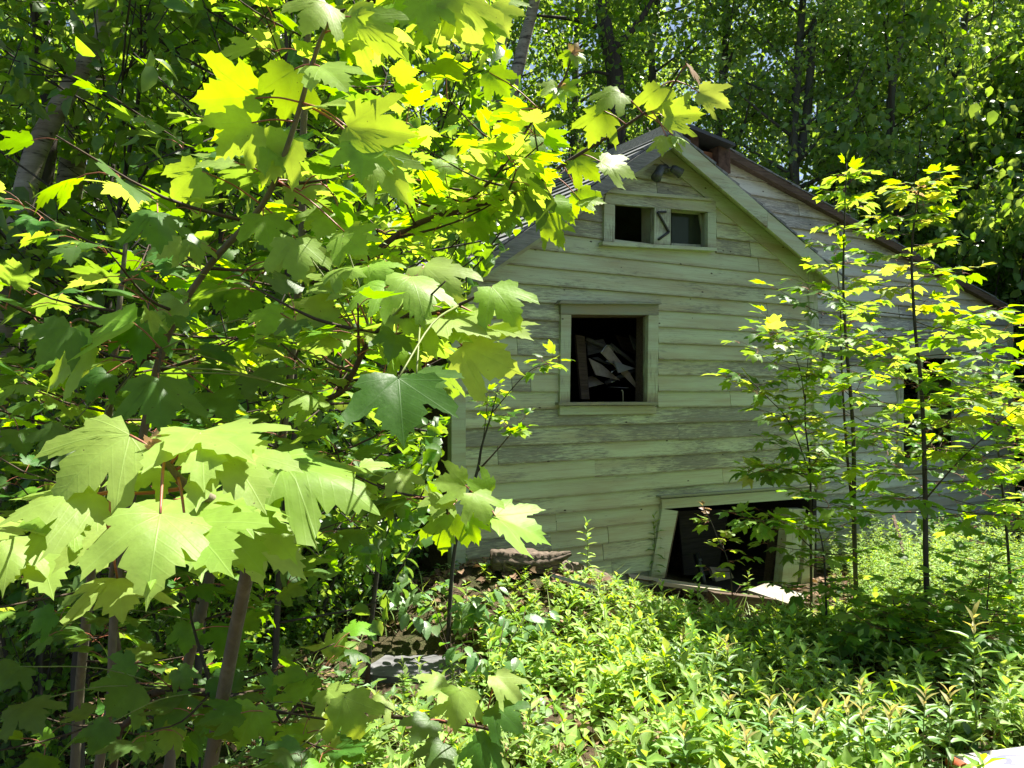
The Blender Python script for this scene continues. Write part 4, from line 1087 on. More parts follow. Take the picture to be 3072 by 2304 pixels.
for k, (x, y, sc) in enumerate([(2.0, 11.9, 1.7), (4.0, 11.6, 1.6), (5.8, 12.0, 1.8), (7.4, 11.8, 1.6), (0.4, 12.8, 1.9), (9.6, 12.4, 1.8), (3.0, 14.6, 2.2), (5.2, 15.0, 2.2), (8.0, 14.4, 2.1), (11.4, 13.8, 2.1), (1.0, 16.0, 2.3)]):
    place(shr[k % 3], 'leafy_thicket_bush', 'tall dark leafy bush filling the gaps between the aspens behind the house', 'bush', 'bushes between the aspens', x, y, rs.uniform(0, 6.28), sc)
# two trees singled out: the dark fork behind the gable, the leaning grey trunk by the chimney
def single_tree(name, label, ctrl, r0, r1, bark, limbs=(), crown=None):
    e = tag(empty(name, (float(ctrl[0][0]), float(ctrl[0][1]), float(ctrl[0][2]))), label, 'tree')
    o = np.array(ctrl[0], float)
    p = smooth_path(ctrl, 5); V, T = tube(p - o, np.linspace(r0, r1, len(p)), 10)
    link('trunk', fmesh('trunk', V, T, bark, smooth=True), e)
    for lc, a_, b_ in limbs:
        p = smooth_path(lc, 4); V, T = tube(p - o, np.linspace(a_, b_, len(p)), 6)
        link('limb', fmesh('limb', V, T, bark, smooth=True), e)
    if crown:
        c_ = link('crown', crown, e, Matrix.Translation(Vector(np.array(ctrl[-1]) - o - np.array([0, 0, 4.0])))); c_['kind'] = 'stuff'
    return e
def gbase(x, y, d): q_ = P3(x, y, d); return np.array([q_[0], d, float(gz(q_[0], d)) - 0.1])
single_tree('dark_forked_tree', 'dark trunk with forking limbs rising behind the gable peak', [gbase(1850, 900, 11.5), P3(1850, 560, 11.5), P3(1845, 230, 11.5), P3(1815, 90, 11.5), P3(1800, -150, 11.5)], 0.16, 0.10, M_trunk,
            [([P3(1815, 90, 11.5), P3(1730, 60, 11.4), P3(1600, 45, 11.3)], 0.05, 0.015), ([P3(1830, 160, 11.5), P3(1920, 60, 11.5), P3(1990, -60, 11.5)], 0.07, 0.02), ([P3(1845, 230, 11.5), P3(1780, 215, 11.3), P3(1720, 235, 11.2)], 0.03, 0.01)], brd[0][1])
single_tree('birch_pair_tree', 'pale birch trunk leaning right behind the maple branch left of the gable', [gbase(1480, 900, 11), P3(1520, 420, 11), P3(1560, 180, 11), P3(1590, 60, 11), P3(1640, -150, 11)], 0.11, 0.07, M_birch)
single_tree('pale_upright_trunk', 'pale upright birch trunk standing beside the leaning birch left of the gable', [gbase(1500, 900, 11.6), P3(1505, 400, 11.6), P3(1500, 200, 11.6), P3(1512, 20, 11.6), P3(1508, -150, 11.6)], 0.10, 0.07, M_birch)
single_tree('leaning_aspen', 'slim grey aspen trunk leaning right beyond the wing roof by the chimney', [gbase(2340, 900, 12), P3(2375, 580, 12), P3(2405, 440, 12), P3(2425, 300, 12), P3(2440, 60, 12)], 0.10, 0.06, M_aspenbark, [([P3(2420, 330, 12), P3(2395, 290, 12), P3(2388, 255, 12)], 0.012, 0.004)], asp[1][1])
single_tree('straight_aspen', 'straight thin aspen trunk rising above the yellow sapling against the sky', [gbase(2675, 900, 11.8), P3(2675, 560, 11.8), P3(2672, 300, 11.8), P3(2700, 120, 11.8), P3(2712, -120, 11.8)], 0.075, 0.045, M_aspenbark, (), asp[2][1])
# left edge: birch trunks and dark trunks in front of the wood
single_tree('white_birch', 'thick peeling white birch trunk at the edge of the dark thicket', [gbase(-40, 1600, 3.4), P3(-20, 1400, 3.4), P3(14, 1050, 3.4), P3(36, 800, 3.4), P3(100, 480, 3.45), P3(190, 300, 3.5), P3(300, 100, 3.55), P3(350, -150, 3.6)], 0.062, 0.035, M_birch)
single_tree('leaning_birch', 'tall slender white birch leaning through the upper leaves of the thicket', [gbase(150, 1400, 4.2), P3(180, 900, 4.2), P3(235, 380, 4.2), P3(290, 200, 4.2), P3(350, 40, 4.2), P3(390, -160, 4.2)], 0.07, 0.055, M_birch)
single_tree('dark_thicket_trunk', 'dark slim trunk curving up next to the white birch', [gbase(115, 1800, 3.9), P3(118, 1500, 3.9), P3(125, 1200, 3.9), P3(90, 950, 3.9), P3(110, 700, 3.9), P3(150, 400, 3.9), P3(120, 100, 3.9), P3(95, -100, 3.9)], 0.05, 0.03, M_trunk,
            [([P3(140, 480, 3.9), P3(150, 250, 3.8), P3(135, -60, 3.8)], 0.022, 0.012)])

# ------------------------------------------------------------------ thicket trees on the left, kept clear of the house front
EY = [-400, 0, 250, 450, 620, 760, 900, 1200, 1330, 1600, 1800, 2304, 3000]
EX = [1500, 1500, 1560, 1660, 1600, 1520, 1400, 1360, 1330, 1300, 1200, 1100, 1000]
def left_mask(P, m=0.0):
    P = np.atleast_2d(P); d = np.maximum(P[:, 1], 0.1)
    x = 1536 + F * P[:, 0] / d; y = 1172 - F * (P[:, 2] - EYE) / d
    return x < np.interp(y, EY, EX) - m
def thicket(name, label, group, x, y, seed, nparts=0, kind=T_MID, mat=M_thick, **k):
    (wV, wT), P, A, N, S = gen_tree(seed, **k)
    o = np.array([x, y, float(gz(x, y))])
    e = tag(empty(name, tuple(o)), label, 'tree', group)
    # drop wood and leaves that would stand in front of the house
    okv = left_mask(wV + o, 20); T = wT[okv[wT].all(1)]
    used = np.unique(T); mp = np.zeros(len(wV), int); mp[used] = np.arange(len(used))
    link('trunk', fmesh('trunk', wV[used], mp[T], M_trunk, smooth=True), e)
    ok = left_mask(P + o + unit(A) * S[:, None], 0) & left_mask(P + o, 0) & (P[:, 2] > 0.05) & ((P + o)[:, 1] > 1.9)
    P, A, N, S = P[ok], A[ok], N[ok], S[ok]
    r_ = np.random.default_rng(seed)
    if nparts:
        W_ = P + o; px = 1536 + F * W_[:, 0] / W_[:, 1]; py = 1172 - F * (W_[:, 2] - EYE) / W_[:, 1]
        sc_ = S / W_[:, 1] * ((px > 0) & (px < 3072) & (py > 0) & (py < 2304))
        idx = np.argsort(-sc_)[:nparts]
        for i in idx: link('leaf', LM['oval'][0], e, leafM(P[i], A[i], N[i], S[i] * 1.05))
        keep_ = np.ones(len(P), bool); keep_[idx] = False
        P, A, N, S = P[keep_], A[keep_], N[keep_], S[keep_]
    V, T, at = scatter(kind, P, A, N, S, r_.random(len(P)))
    c_ = link('crown', fmesh('crown', V, T, mat, at), e); c_['kind'] = 'stuff'
    return e
TH = dict(r0=0.013, cb=0.16, cr=1.0, nl=64, nt_=7, lpt=11, leafL=0.075, spread=0.06, lean=0.05, elev=(0.0, 0.8))
GRP = 'thicket trees left of the house'; LBL = 'slim thicket tree with dark oval leaves and many thin crossing branches'
for k, (x, y, H, st, npart) in enumerate([(-1.25, 3.0, 4.6, 2, 150), (-2.15, 3.5, 5.2, 2, 150), (-0.75, 4.1, 5.0, 2, 150), (-1.75, 4.6, 5.6, 3, 60), (-3.1, 4.5, 5.6, 2, 60), (-1.25, 5.6, 6.0, 2, 0), (-2.5, 6.0, 6.2, 3, 0), (-3.9, 5.9, 6.0, 2, 0), (-2.0, 7.2, 6.6, 2, 0), (-3.2, 7.6, 6.6, 2, 0)]):
    thicket('thicket_tree', LBL, GRP, x, y, 200 + k, npart, H=H, stems=st, **TH)

# ------------------------------------------------------------------ near maple saplings with hand-placed leaves
NY = [-400, 0, 250, 450, 600, 700, 850, 1000, 1150, 1230, 1330, 1450, 1550, 1650, 1800, 2000, 2304, 3000]
NX = [1540, 1530, 1580, 1740, 1690, 1600, 1480, 1430, 1400, 1330, 1290, 1300, 1300, 1240, 1150, 1150, 1250, 1250]
def near_keep(p):
    if p[1] < 0.85: return False
    x, y = proj(p)
    return x < np.interp(y, NY, NX) - 15
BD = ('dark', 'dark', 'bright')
# A: the low sapling right in front, big leaves round its tip
A_ = Plant('maple_sapling', 'low maple sapling with huge bright leaves spread round a pink bud at its tip', 'sapling', tuple(gbase(520, 2304, 1.5)), seed=1)
st = A_.stem([A_.o, P3(600, 2500, 1.45), P3(630, 2304, 1.36), P3(695, 1950, 1.2), P3(755, 1640, 0.98), P3(735, 1560, 0.86), P3(690, 1525, 0.76), P3(569, 1462, 0.65), P3(492, 1380, 0.62)], 0.016, 0.0022)
A_.stem([P3(690, 1525, 0.76), P3(730, 1440, 0.78), P3(800, 1385, 0.80), P3(855, 1390, 0.82)], 0.003, 0.0015, 'branch', M_petiole, 6)
A_.stem([P3(569, 1462, 0.65), P3(450, 1478, 0.63), P3(300, 1482, 0.62)], 0.002, 0.0012, 'branch', M_petiole, 6)
for h in [(389, 1305, 116, 1481, .62, .45, .12), (603, 1300, 612, 1440, .64, .40, .085), (612, 1291, 759, 1365, .66, .25, .085), (672, 1347, 800, 1510, .64, .45, .085), (852, 1393, 1150, 1486, .80, .35, .125),
          (830, 1370, 980, 1480, .82, .5, .09), (292, 1481, -20, 1527, .60, .30, .11), (486, 1407, 347, 1453, .64, .3, .075), (481, 1541, 440, 1770, .56, .62, .10), (556, 1570, 690, 1690, .58, .6, .085),
          (352, 1735, 366, 1820, .66, .5, .075), (116, 1652, 157, 1770, .72, .65, .075), (40, 1610, 10, 1740, .70, .6, .075), (222, 1536, 60, 1650, .62, .4, .085), (330, 1580, 150, 1700, .66, .4, .09),
          (600, 1480, 760, 1560, .72, .3, .085), (520, 1500, 640, 1590, .70, .4, .08), (720, 1540, 900, 1640, .85, .35, .10), (640, 1560, 800, 1700, .80, .4, .10), (20, 1560, -60, 1640, .62, .5, .09), (760, 1600, 930, 1720, .95, .35, .10)]:
    A_.hero(*h[:5], face=h[5], L=h[6])
for h in [(468, 1345, 470, 1288, .62, .8, .018), (470, 1350, 450, 1312, .62, .6, .014)]: A_.hero(*h[:5], face=h[5], L=h[6], kind='hyoung', petiole=False)
A_.finish(300)

# L: the sapling whose yellow-lit leaves stand out in the upper thicket
L_ = Plant('maple_sapling', 'maple sapling with large backlit yellow-green leaves on a diagonal stem in front of the thicket', 'sapling', tuple(gbase(250, 2304, 1.7)), seed=2)
st = L_.stem([L_.o, P3(280, 2500, 1.6), P3(296, 2304, 1.52), P3(333, 2090, 1.5), P3(347, 1804, 1.45), P3(440, 1250, 1.32), P3(510, 990, 1.25), P3(629, 796, 1.18), P3(787, 615, 1.08), P3(870, 417, 1.02), P3(950, 150, 0.98), P3(990, 60, 0.97)], 0.011, 0.002)
L_.stem([P3(380, 1560, 1.4), P3(330, 1750, 1.5), P3(355, 1950, 1.53)], 0.004, 0.006, 'branch')
for h in [(766, 294, 555, 300, .98, .92, .09), (884, 208, 845, 372, 1.0, .85, .075), (755, 368, 640, 480, .98, .8, .07), (699, 486, 572, 500, 1.02, .35, .075), (607, 514, 477, 611, 1.05, .6, .075), (790, 648, 815, 755, 1.08, .8, .065),
          (894, 551, 940, 620, 1.08, .7, .05), (980, 10, 905, 80, .95, .6, .07), (890, 720, 925, 850, 1.1, .85, .08), (546, 731, 458, 768, 1.15, .6, .06), (583, 722, 600, 785, 1.15, .7, .05),
          (1052, 51, 1220, 155, .95, .75, .09), (1042, 380, 1260, 405, .96, .85, .10), (1089, 440, 1084, 548, .96, .75, .06), (1098, 454, 1236, 610, .97, .6, .085), (1033, 695, 1100, 770, 1.05, .7, .06),
          (940, 330, 1060, 300, 1.0, .4, .07), (810, 420, 900, 520, 1.04, .6, .07), (960, 200, 1050, 260, .98, .5, .07), (870, 420, 770, 560, 1.03, .55, .07), (1000, 640, 950, 720, 1.1, .6, .07), (1010, 90, 1100, 20, .97, .6, .07)]:
    L_.hero(*h[:5], face=h[5], L=h[6])
L_.shoots(st, 8, 0.34, 0.45, 0.9, 0.066, BD, near_keep, nodes=3, jitter=0.22)
L_.finish(300)

# M: the taller sapling with the branch that reaches to the gable
M_ = Plant('maple_sapling', 'tall maple sapling with a long leafy branch reaching across to the gable', 'sapling', tuple(gbase(480, 2304, 2.0)), seed=3)
st = M_.stem([M_.o, P3(490, 2450, 1.95), P3(510, 2278, 1.85), P3(629, 1720, 1.78), P3(819, 1368, 1.72), P3(857, 1231, 1.7), P3(902, 778, 1.62), P3(909, 417, 1.56), P3(928, 0, 1.5), P3(938, -300, 1.5)], 0.014, 0.005)
gb = M_.stem([P3(895, 860, 1.63), P3(1060, 800, 1.5), P3(1224, 685, 1.48), P3(1389, 625, 1.48), P3(1510, 595, 1.48), P3(1621, 542, 1.48), P3(1710, 480, 1.47), P3(1880, 375, 1.45), P3(1987, 296, 1.44), P3(2048, 205, 1.43)], 0.007, 0.0018, 'branch', M_twig, 7)
g2 = M_.stem([P3(1400, 622, 1.48), P3(1520, 480, 1.45), P3(1620, 330, 1.42), P3(1690, 240, 1.40), P3(1716, 160, 1.40)], 0.003, 0.0014, 'branch', M_twig, 6)
g3 = M_.stem([P3(857, 1231, 1.7), P3(1000, 1190, 1.35), P3(1052, 1131, 1.1), P3(1142, 985, .95), P3(1345, 928, .92), P3(1471, 867, .90)], 0.006, 0.0015, 'branch', M_twig, 7)
g4 = M_.stem([P3(1142, 985, .95), P3(1199, 928, .93), P3(1235, 870, .93)], 0.0025, 0.0012, 'branch', M_greentwig, 6)
g5 = M_.stem([P3(835, 1330, 1.71), P3(1000, 1400, 1.6), P3(1111, 1444, 1.5), P3(1240, 1492, 1.45), P3(1352, 1500, 1.42), P3(1450, 1495, 1.40)], 0.004, 0.0016, 'branch', M_twig, 6)
g6 = M_.stem([P3(928, 60, 1.5), P3(1080, 20, 1.4), P3(1230, -10, 1.35), P3(1400, -40, 1.3)], 0.004, 0.002, 'branch', M_twig, 6)
for h in [(1371, -10, 1442, 155, 1.25, .75, .09), (1420, 60, 1480, 170, 1.28, .6, .08), (1330, 0, 1380, 130, 1.25, .85, .08), (1470, 20, 1530, 110, 1.3, .6, .07), (1510, 0, 1550, 45, 1.35, .7, .05), (1280, 0, 1290, 110, 1.25, .7, .075), (1180, 10, 1250, 60, 1.3, .7, .07),
          (1677, 259, 1640, 326, 1.40, .8, .05), (1680, 262, 1740, 285, 1.40, .6, .05), (1672, 262, 1618, 285, 1.40, .6, .05), (1862, 278, 1780, 326, 1.44, .5, .075), (1982, 259, 1950, 364, 1.43, .85, .075), (1811, 333, 1765, 438, 1.44, .8, .08),
          (1992, 352, 2122, 338, 1.43, .85, .08), (2099, 278, 2200, 322, 1.42, .7, .07), (2000, 410, 1985, 455, 1.40, .4, .05), (2020, 408, 2065, 425, 1.40, .25, .045), (1802, 486, 1925, 514, 1.46, .5, .085), (1723, 472, 1810, 540, 1.47, .7, .075),
          (1732, 574, 1785, 642, 1.48, .85, .06), (1640, 657, 1695, 750, 1.46, .85, .075), (1663, 602, 1740, 665, 1.48, .6, .065), (1740, 600, 1820, 600, 1.48, .5, .06), (1468, 218, 1536, 292, 1.42, .7, .07),
          (1320, 477, 1395, 530, 1.45, .5, .07), (1560, 330, 1500, 420, 1.44, .7, .07), (1600, 400, 1700, 440, 1.45, .6, .07), (1480, 470, 1400, 560, 1.46, .8, .075), (1560, 500, 1640, 560, 1.48, .75, .07), (1300, 640, 1200, 700, 1.48, .6, .08), (1450, 600, 1540, 560, 1.47, .4, .08),
          (1231, 830, 1284, 942, .92, .38, .095), (1272, 798, 1390, 905, .95, .7, .095), (1191, 903, 1250, 988, .95, .8, .075), (1475, 860, 1568, 968, .90, .55, .075), (1333, 952, 1471, 1003, .91, .35, .085), (1288, 952, 1412, 1012, .94, .7, .08),
          (1471, 981, 1600, 996, .93, .3, .08), (1386, 1038, 1550, 1112, .92, .95, .10), (1000, 810, 1089, 806, 1.0, .5, .06), (885, 716, 898, 836, 1.0, .85, .075), (1028, 708, 1103, 760, 1.0, .8, .06),
          (1105, 798, 1190, 836, 1.0, .65, .06), (1052, 855, 902, 880, 1.0, .35, .085), (1154, 863, 1015, 905, .97, .35, .08), (999, 920, 845, 988, 1.0, .5, .085), (841, 940, 755, 1005, 1.05, .55, .07), (1052, 1001, 948, 1040, 1.0, .6, .07), (1117, 1001, 1185, 1023, .96, .35, .06),
          (1190, 1035, 1260, 1090, .98, .7, .07), (1343, 1545, 1322, 1675, 1.38, .75, .09), (1330, 1490, 1300, 1560, 1.4, .5, .07), (1470, 1480, 1400, 1440, 1.4, .8, .07), (1395, 1455, 1290, 1445, 1.4, .7, .07), (1420, 1480, 1475, 1570, 1.36, .5, .085), (1487, 1550, 1655, 1626, 1.36, .35, .11), (1400, 1550, 1440, 1640, 1.4, .7, .06), (1190, 1420, 1240, 1500, 1.45, .5, .08), (1080, 1400, 1200, 1440, 1.5, .4, .08)]:
    M_.hero(*h[:5], face=h[5], L=h[6])
for h in [(1195, 1135, 1211, 1330, .70, .95, .09, 'hdark'), (1635, 570, 1529, 650, 1.44, .8, .075, 'hdark'), (1250, 1120, 1330, 1180, .8, .5, .07, 'hdark'),
          (1716, 160, 1690, 205, 1.4, .7, .03, 'hbright'), (1716, 160, 1765, 180, 1.4, .5, .03, 'hbright'), (1718, 158, 1735, 122, 1.4, .7, .02, 'hyoung'), (1718, 158, 1742, 150, 1.4, .6, .02, 'hyoung'), (1680, 258, 1700, 285, 1.4, .8, .02, 'hyoung'), (2062, 195, 2112, 258, 1.42, .25, .045, 'hyoung'), (1232, 862, 1250, 820, .93, .7, .022, 'hyoung')]:
    M_.hero(*h[:5], face=h[5], L=h[6], kind=h[7])
M_.shoots(st, 22, 0.55, 0.40, 0.99, 0.064, BD, near_keep, nodes=4, jitter=0.2)
M_.shoots(gb, 22, 0.26, 0.05, 0.62, 0.058, ('bright', 'bright', 'bright', 'dark'), near_keep, nodes=3, jitter=0.22)
M_.shoots(g2, 9, 0.18, 0.0, 0.6, 0.06, ('bright',), near_keep, nodes=2)
M_.shoots(g3, 12, 0.22, 0.1, 0.7, 0.058, BD, near_keep, nodes=2, jitter=0.2)
M_.shoots(g5, 12, 0.25, 0.1, 0.9, 0.06, BD, near_keep, nodes=3, jitter=0.2)
M_.shoots(g6, 10, 0.25, 0.1, 0.9, 0.08, ('bright',), near_keep, nodes=2)
M_.finish(300)

# N: darker sapling at the left, leaves in the shade
N_ = Plant('maple_sapling', 'shaded maple sapling with dark green leaves beside the white birch', 'sapling', tuple(gbase(200, 2304, 2.3)), seed=4)
st = N_.stem([N_.o, P3(230, 2200, 2.2), P3(260, 1850, 2.0), P3(300, 1500, 1.8), P3(330, 1200, 1.6), P3(350, 1000, 1.5), P3(380, 700, 1.55)], 0.015, 0.004)
b1 = N_.stem([P3(330, 1200, 1.6), P3(430, 1080, 1.3), P3(480, 1040, 1.15), P3(475, 1120, 1.05)], 0.004, 0.0015, 'branch', M_twig, 6)
b2 = N_.stem([P3(350, 1000, 1.5), P3(250, 960, 1.3), P3(210, 970, 1.15)], 0.004, 0.0015, 'branch', M_twig, 6)
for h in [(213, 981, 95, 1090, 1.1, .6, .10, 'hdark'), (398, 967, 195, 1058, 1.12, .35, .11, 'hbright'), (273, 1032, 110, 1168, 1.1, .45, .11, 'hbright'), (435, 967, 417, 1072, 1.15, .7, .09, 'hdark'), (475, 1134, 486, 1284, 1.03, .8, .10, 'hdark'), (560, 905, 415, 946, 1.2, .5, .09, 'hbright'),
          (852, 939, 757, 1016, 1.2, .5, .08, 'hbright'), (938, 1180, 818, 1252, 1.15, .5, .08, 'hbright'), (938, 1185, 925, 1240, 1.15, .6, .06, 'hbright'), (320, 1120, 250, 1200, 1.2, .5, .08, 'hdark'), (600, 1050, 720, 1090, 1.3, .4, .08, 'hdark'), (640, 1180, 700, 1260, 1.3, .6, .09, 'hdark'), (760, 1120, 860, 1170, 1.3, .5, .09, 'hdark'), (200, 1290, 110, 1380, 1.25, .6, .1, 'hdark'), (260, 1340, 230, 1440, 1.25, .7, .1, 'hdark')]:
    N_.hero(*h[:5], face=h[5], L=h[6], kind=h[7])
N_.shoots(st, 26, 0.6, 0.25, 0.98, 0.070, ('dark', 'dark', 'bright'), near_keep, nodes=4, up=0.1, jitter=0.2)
N_.finish(260)

# O: low branches near the ground, at the foot of the picture
O_ = Plant('maple_sapling', 'young maple with leaves low over the shaded forest floor', 'sapling', tuple(gbase(330, 2304, 2.0)), seed=5)
st = O_.stem([O_.o, P3(340, 2304, 1.9), P3(400, 2150, 1.7), P3(482, 2072, 1.45), P3(700, 2090, 1.38), P3(849, 2103, 1.35), P3(1000, 2130, 1.3), P3(1180, 2150, 1.25), P3(1375, 2170, 1.15), P3(1500, 2195, 1.12)], 0.010, 0.002, 'stem', M_twig)
b1 = O_.stem([P3(569, 1800, 1.75), P3(575, 1860, 1.6), P3(600, 1950, 1.5), P3(640, 2085, 1.4)], 0.002, 0.004, 'branch', M_twig, 6)
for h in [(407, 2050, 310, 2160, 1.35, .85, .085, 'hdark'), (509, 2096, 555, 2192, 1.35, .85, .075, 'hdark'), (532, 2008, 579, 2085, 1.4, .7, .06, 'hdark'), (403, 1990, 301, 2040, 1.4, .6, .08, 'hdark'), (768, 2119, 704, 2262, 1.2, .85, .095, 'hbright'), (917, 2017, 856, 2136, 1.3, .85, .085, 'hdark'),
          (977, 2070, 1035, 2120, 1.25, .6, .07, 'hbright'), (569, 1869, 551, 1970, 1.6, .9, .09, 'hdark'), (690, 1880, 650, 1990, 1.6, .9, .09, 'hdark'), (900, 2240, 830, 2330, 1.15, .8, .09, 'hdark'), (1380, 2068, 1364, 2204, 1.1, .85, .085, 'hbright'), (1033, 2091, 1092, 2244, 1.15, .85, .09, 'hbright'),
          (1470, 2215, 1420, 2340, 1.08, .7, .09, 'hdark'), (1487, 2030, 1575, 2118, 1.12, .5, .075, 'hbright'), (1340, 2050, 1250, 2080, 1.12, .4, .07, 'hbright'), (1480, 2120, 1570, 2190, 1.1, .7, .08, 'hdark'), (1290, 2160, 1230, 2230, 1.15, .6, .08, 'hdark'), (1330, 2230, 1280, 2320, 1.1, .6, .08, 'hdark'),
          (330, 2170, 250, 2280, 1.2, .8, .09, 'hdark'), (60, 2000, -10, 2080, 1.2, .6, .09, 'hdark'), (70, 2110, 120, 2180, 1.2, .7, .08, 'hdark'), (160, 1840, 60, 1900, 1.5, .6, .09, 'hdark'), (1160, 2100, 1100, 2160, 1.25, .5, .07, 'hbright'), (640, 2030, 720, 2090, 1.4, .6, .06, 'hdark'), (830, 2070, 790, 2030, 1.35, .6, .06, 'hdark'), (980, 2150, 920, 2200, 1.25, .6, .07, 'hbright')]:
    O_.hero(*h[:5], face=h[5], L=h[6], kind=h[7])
def low_keep(p):
    x, y = proj(p)
    return near_keep(p) and 1750 < y
O_.shoots(st, 20, 0.35, 0.15, 0.85, 0.062, ('dark', 'dark', 'bright'), low_keep, nodes=2, up=0.0)
O_.finish(260)
# bare stems seen below the leaves
for k, (c_, r0, r1, lab) in enumerate([([gbase(560, 2304, 1.9), P3(510, 2300, 1.75), P3(560, 2010, 1.7), P3(620, 1780, 1.65), P3(650, 1600, 1.6), P3(690, 1400, 1.6)], 0.013, 0.008, 'bare greenish-brown young stem rising in the shade between two maple saplings'),
                                       ([gbase(230, 2304, 2.6), P3(235, 2180, 2.6), P3(232, 2000, 2.6), P3(262, 1850, 2.6), P3(290, 1700, 2.6), P3(300, 1400, 2.6)], 0.022, 0.016, 'dark bare young trunk in the deep shade behind the maple stems')]):
    q_ = Plant('bare_stem', lab, 'sapling', tuple(c_[0]), seed=30 + k)
    q_.stem(c_, r0, r1, 'stem', M_stem if k == 0 else M_trunk); q_.shoots(q_.br[0], 10, 0.4, 0.5, 1.0, 0.085, ('dark',), near_keep, nodes=3)
    q_.finish(120)

# ------------------------------------------------------------------ saplings in the sun in front of the house and the wing
def layered(name, label, ctrl, r0, seed, L, kinds, n, length, branches=(), t0=0.15, up=0.12, nodes=4, nparts=300, group=None, topk=None):
    q_ = Plant(name, label, 'sapling', tuple(ctrl[0]), group, seed)
    st_ = q_.stem(ctrl, r0, 0.0025, 'stem', M_trunk)
    for bc, rb in branches:
        b_ = q_.stem(bc, rb, 0.0015, 'branch', M_twig, 6)
        q_.shoots(b_, 7 if n > 8 else 2, length * 0.5, 0.25 if n > 8 else 0.7, 1.0, L, kinds, None, up=up, nodes=2 if n > 8 else 1, flat=0.9, jitter=0.18)
        q_.leaves_on(b_[-6:], 2, L, kinds)
    sp_ = lambda a_, b_: st_[int(a_ * (len(st_) - 1)):max(int(b_ * (len(st_) - 1)), 1) + 1]
    low = tuple(k_ if k_ != 'yellow' else 'bright' for k_ in kinds) + ('dark',)
    half = 0.5 + t0 / 2
    q_.shoots(st_, int(n * 0.58), length, t0, half, L, low, None, up=up, nodes=nodes, r=0.0035, flat=0.9, jitter=0.16, taper=0.5)
    q_.shoots(st_, int(n * 0.30), length * 0.9, half, 0.97, L * 0.85, kinds, None, up=up, nodes=max(2, nodes - 1), r=0.003, flat=0.9, jitter=0.16, taper=0.95)
    q_.leaves_on(st_[-5:], 2, L * (0.45 if topk == 'young' else 0.8), (topk or kinds[0],))
    return q_.finish(nparts)
YB = ('yellow', 'bright', 'dark', 'bright')
layered('sunlit_sapling', 'tall double-stemmed maple sapling growing against the corner between house and wing', [gp(2570, 1830), P3(2562, 1560, 5.75), P3(2560, 1300, 5.7), P3(2540, 1050, 5.7), P3(2530, 850, 5.7), P3(2535, 620, 5.7), P3(2540, 490, 5.7)], 0.020, 51, 0.112, ('bright', 'bright', 'dark'), 42, 0.80,
        [([P3(2562, 1560, 5.75), P3(2540, 1350, 5.75), P3(2525, 1100, 5.8), P3(2520, 900, 5.8), P3(2505, 760, 5.8)], 0.012)], 0.22, topk='bright')
layered('sunlit_sapling', 'maple sapling with flat tiers of yellow sunlit leaves in front of the wing', [gp(2790, 1985), P3(2778, 1700, 4.6), P3(2775, 1450, 4.6), P3(2765, 1180, 4.6), P3(2745, 980, 4.6), P3(2735, 760, 4.6), P3(2752, 600, 4.6), P3(2765, 550, 4.6)], 0.018, 52, 0.112, YB, 56, 0.78,
        [([P3(2775, 1500, 4.6), P3(2880, 1380, 4.5), P3(3010, 1260, 4.4), P3(3080, 1200, 4.3)], 0.006), ([P3(2770, 1350, 4.6), P3(2880, 1240, 4.7), P3(2990, 1160, 4.8)], 0.005)], 0.22, up=0.05, nodes=5, topk='young')
layered('sunlit_sapling', 'slender sapling with pale star-shaped leaves in front of the right corner board of the house', [gp(2435, 1880), P3(2432, 1600, 5.3), P3(2430, 1400, 5.3), P3(2415, 1250, 5.3), P3(2425, 1060, 5.3)], 0.011, 53, 0.105, ('bright', 'yellow', 'bright', 'dark'), 20, 0.5,
        [([P3(2430, 1420, 5.3), P3(2370, 1270, 5.25), P3(2300, 1190, 5.2), P3(2225, 1120, 5.2)], 0.005), ([P3(2415, 1200, 5.3), P3(2390, 1080, 5.3), P3(2325, 985, 5.3)], 0.004), ([P3(2432, 1440, 5.3), P3(2350, 1405, 5.2), P3(2260, 1420, 5.2)], 0.004)], 0.25, nodes=3)
layered('sunlit_sapling', 'low spreading maple sapling in front of the doorway post', [gp(2480, 1990), P3(2478, 1800, 4.9), P3(2468, 1640, 4.9), P3(2440, 1540, 4.9)], 0.009, 54, 0.10, ('bright', 'dark', 'bright'), 13, 0.40, [([P3(2430, 1640, 4.9), P3(2350, 1570, 4.9), P3(2260, 1560, 4.8)], 0.004)], 0.35, nodes=3)
layered('door_seedling', 'small thin maple seedling standing before the dark doorway', [gp(2197, 1845), P3(2195, 1750, 5.45), P3(2180, 1670, 5.45), P3(2155, 1620, 5.45), P3(2135, 1570, 5.45), P3(2110, 1520, 5.45)], 0.006, 55, 0.10, ('bright', 'bright', 'yellow'), 7, 0.20, (), 0.12, nodes=1, topk='young')
layered('wall_sapling', 'dark two-stemmed sapling standing against the clapboards below the lower window', [P3(1340, 1760, 4.7) * [1, 1, 0] + [0, 0, float(gz(-.4, 4.7)) - .05], P3(1365, 1640, 4.7), P3(1430, 1420, 4.7), P3(1445, 1340, 4.7), P3(1475, 1240, 4.7), P3(1495, 1160, 4.7)], 0.014, 56, 0.080, ('bright', 'bright', 'dark'), 4, 0.20,
        [([P3(1432, 1415, 4.7), P3(1500, 1340, 4.7), P3(1570, 1255, 4.7)], 0.007), ([P3(1440, 1380, 4.7), P3(1452, 1300, 4.72), P3(1465, 1180, 4.72)], 0.004), ([P3(1380, 1590, 4.7), P3(1450, 1560, 4.6), P3(1540, 1550, 4.6)], 0.004), ([P3(1475, 1240, 4.7), P3(1580, 1120, 4.5), P3(1660, 1085, 4.4)], 0.004)], 0.75, nodes=2)
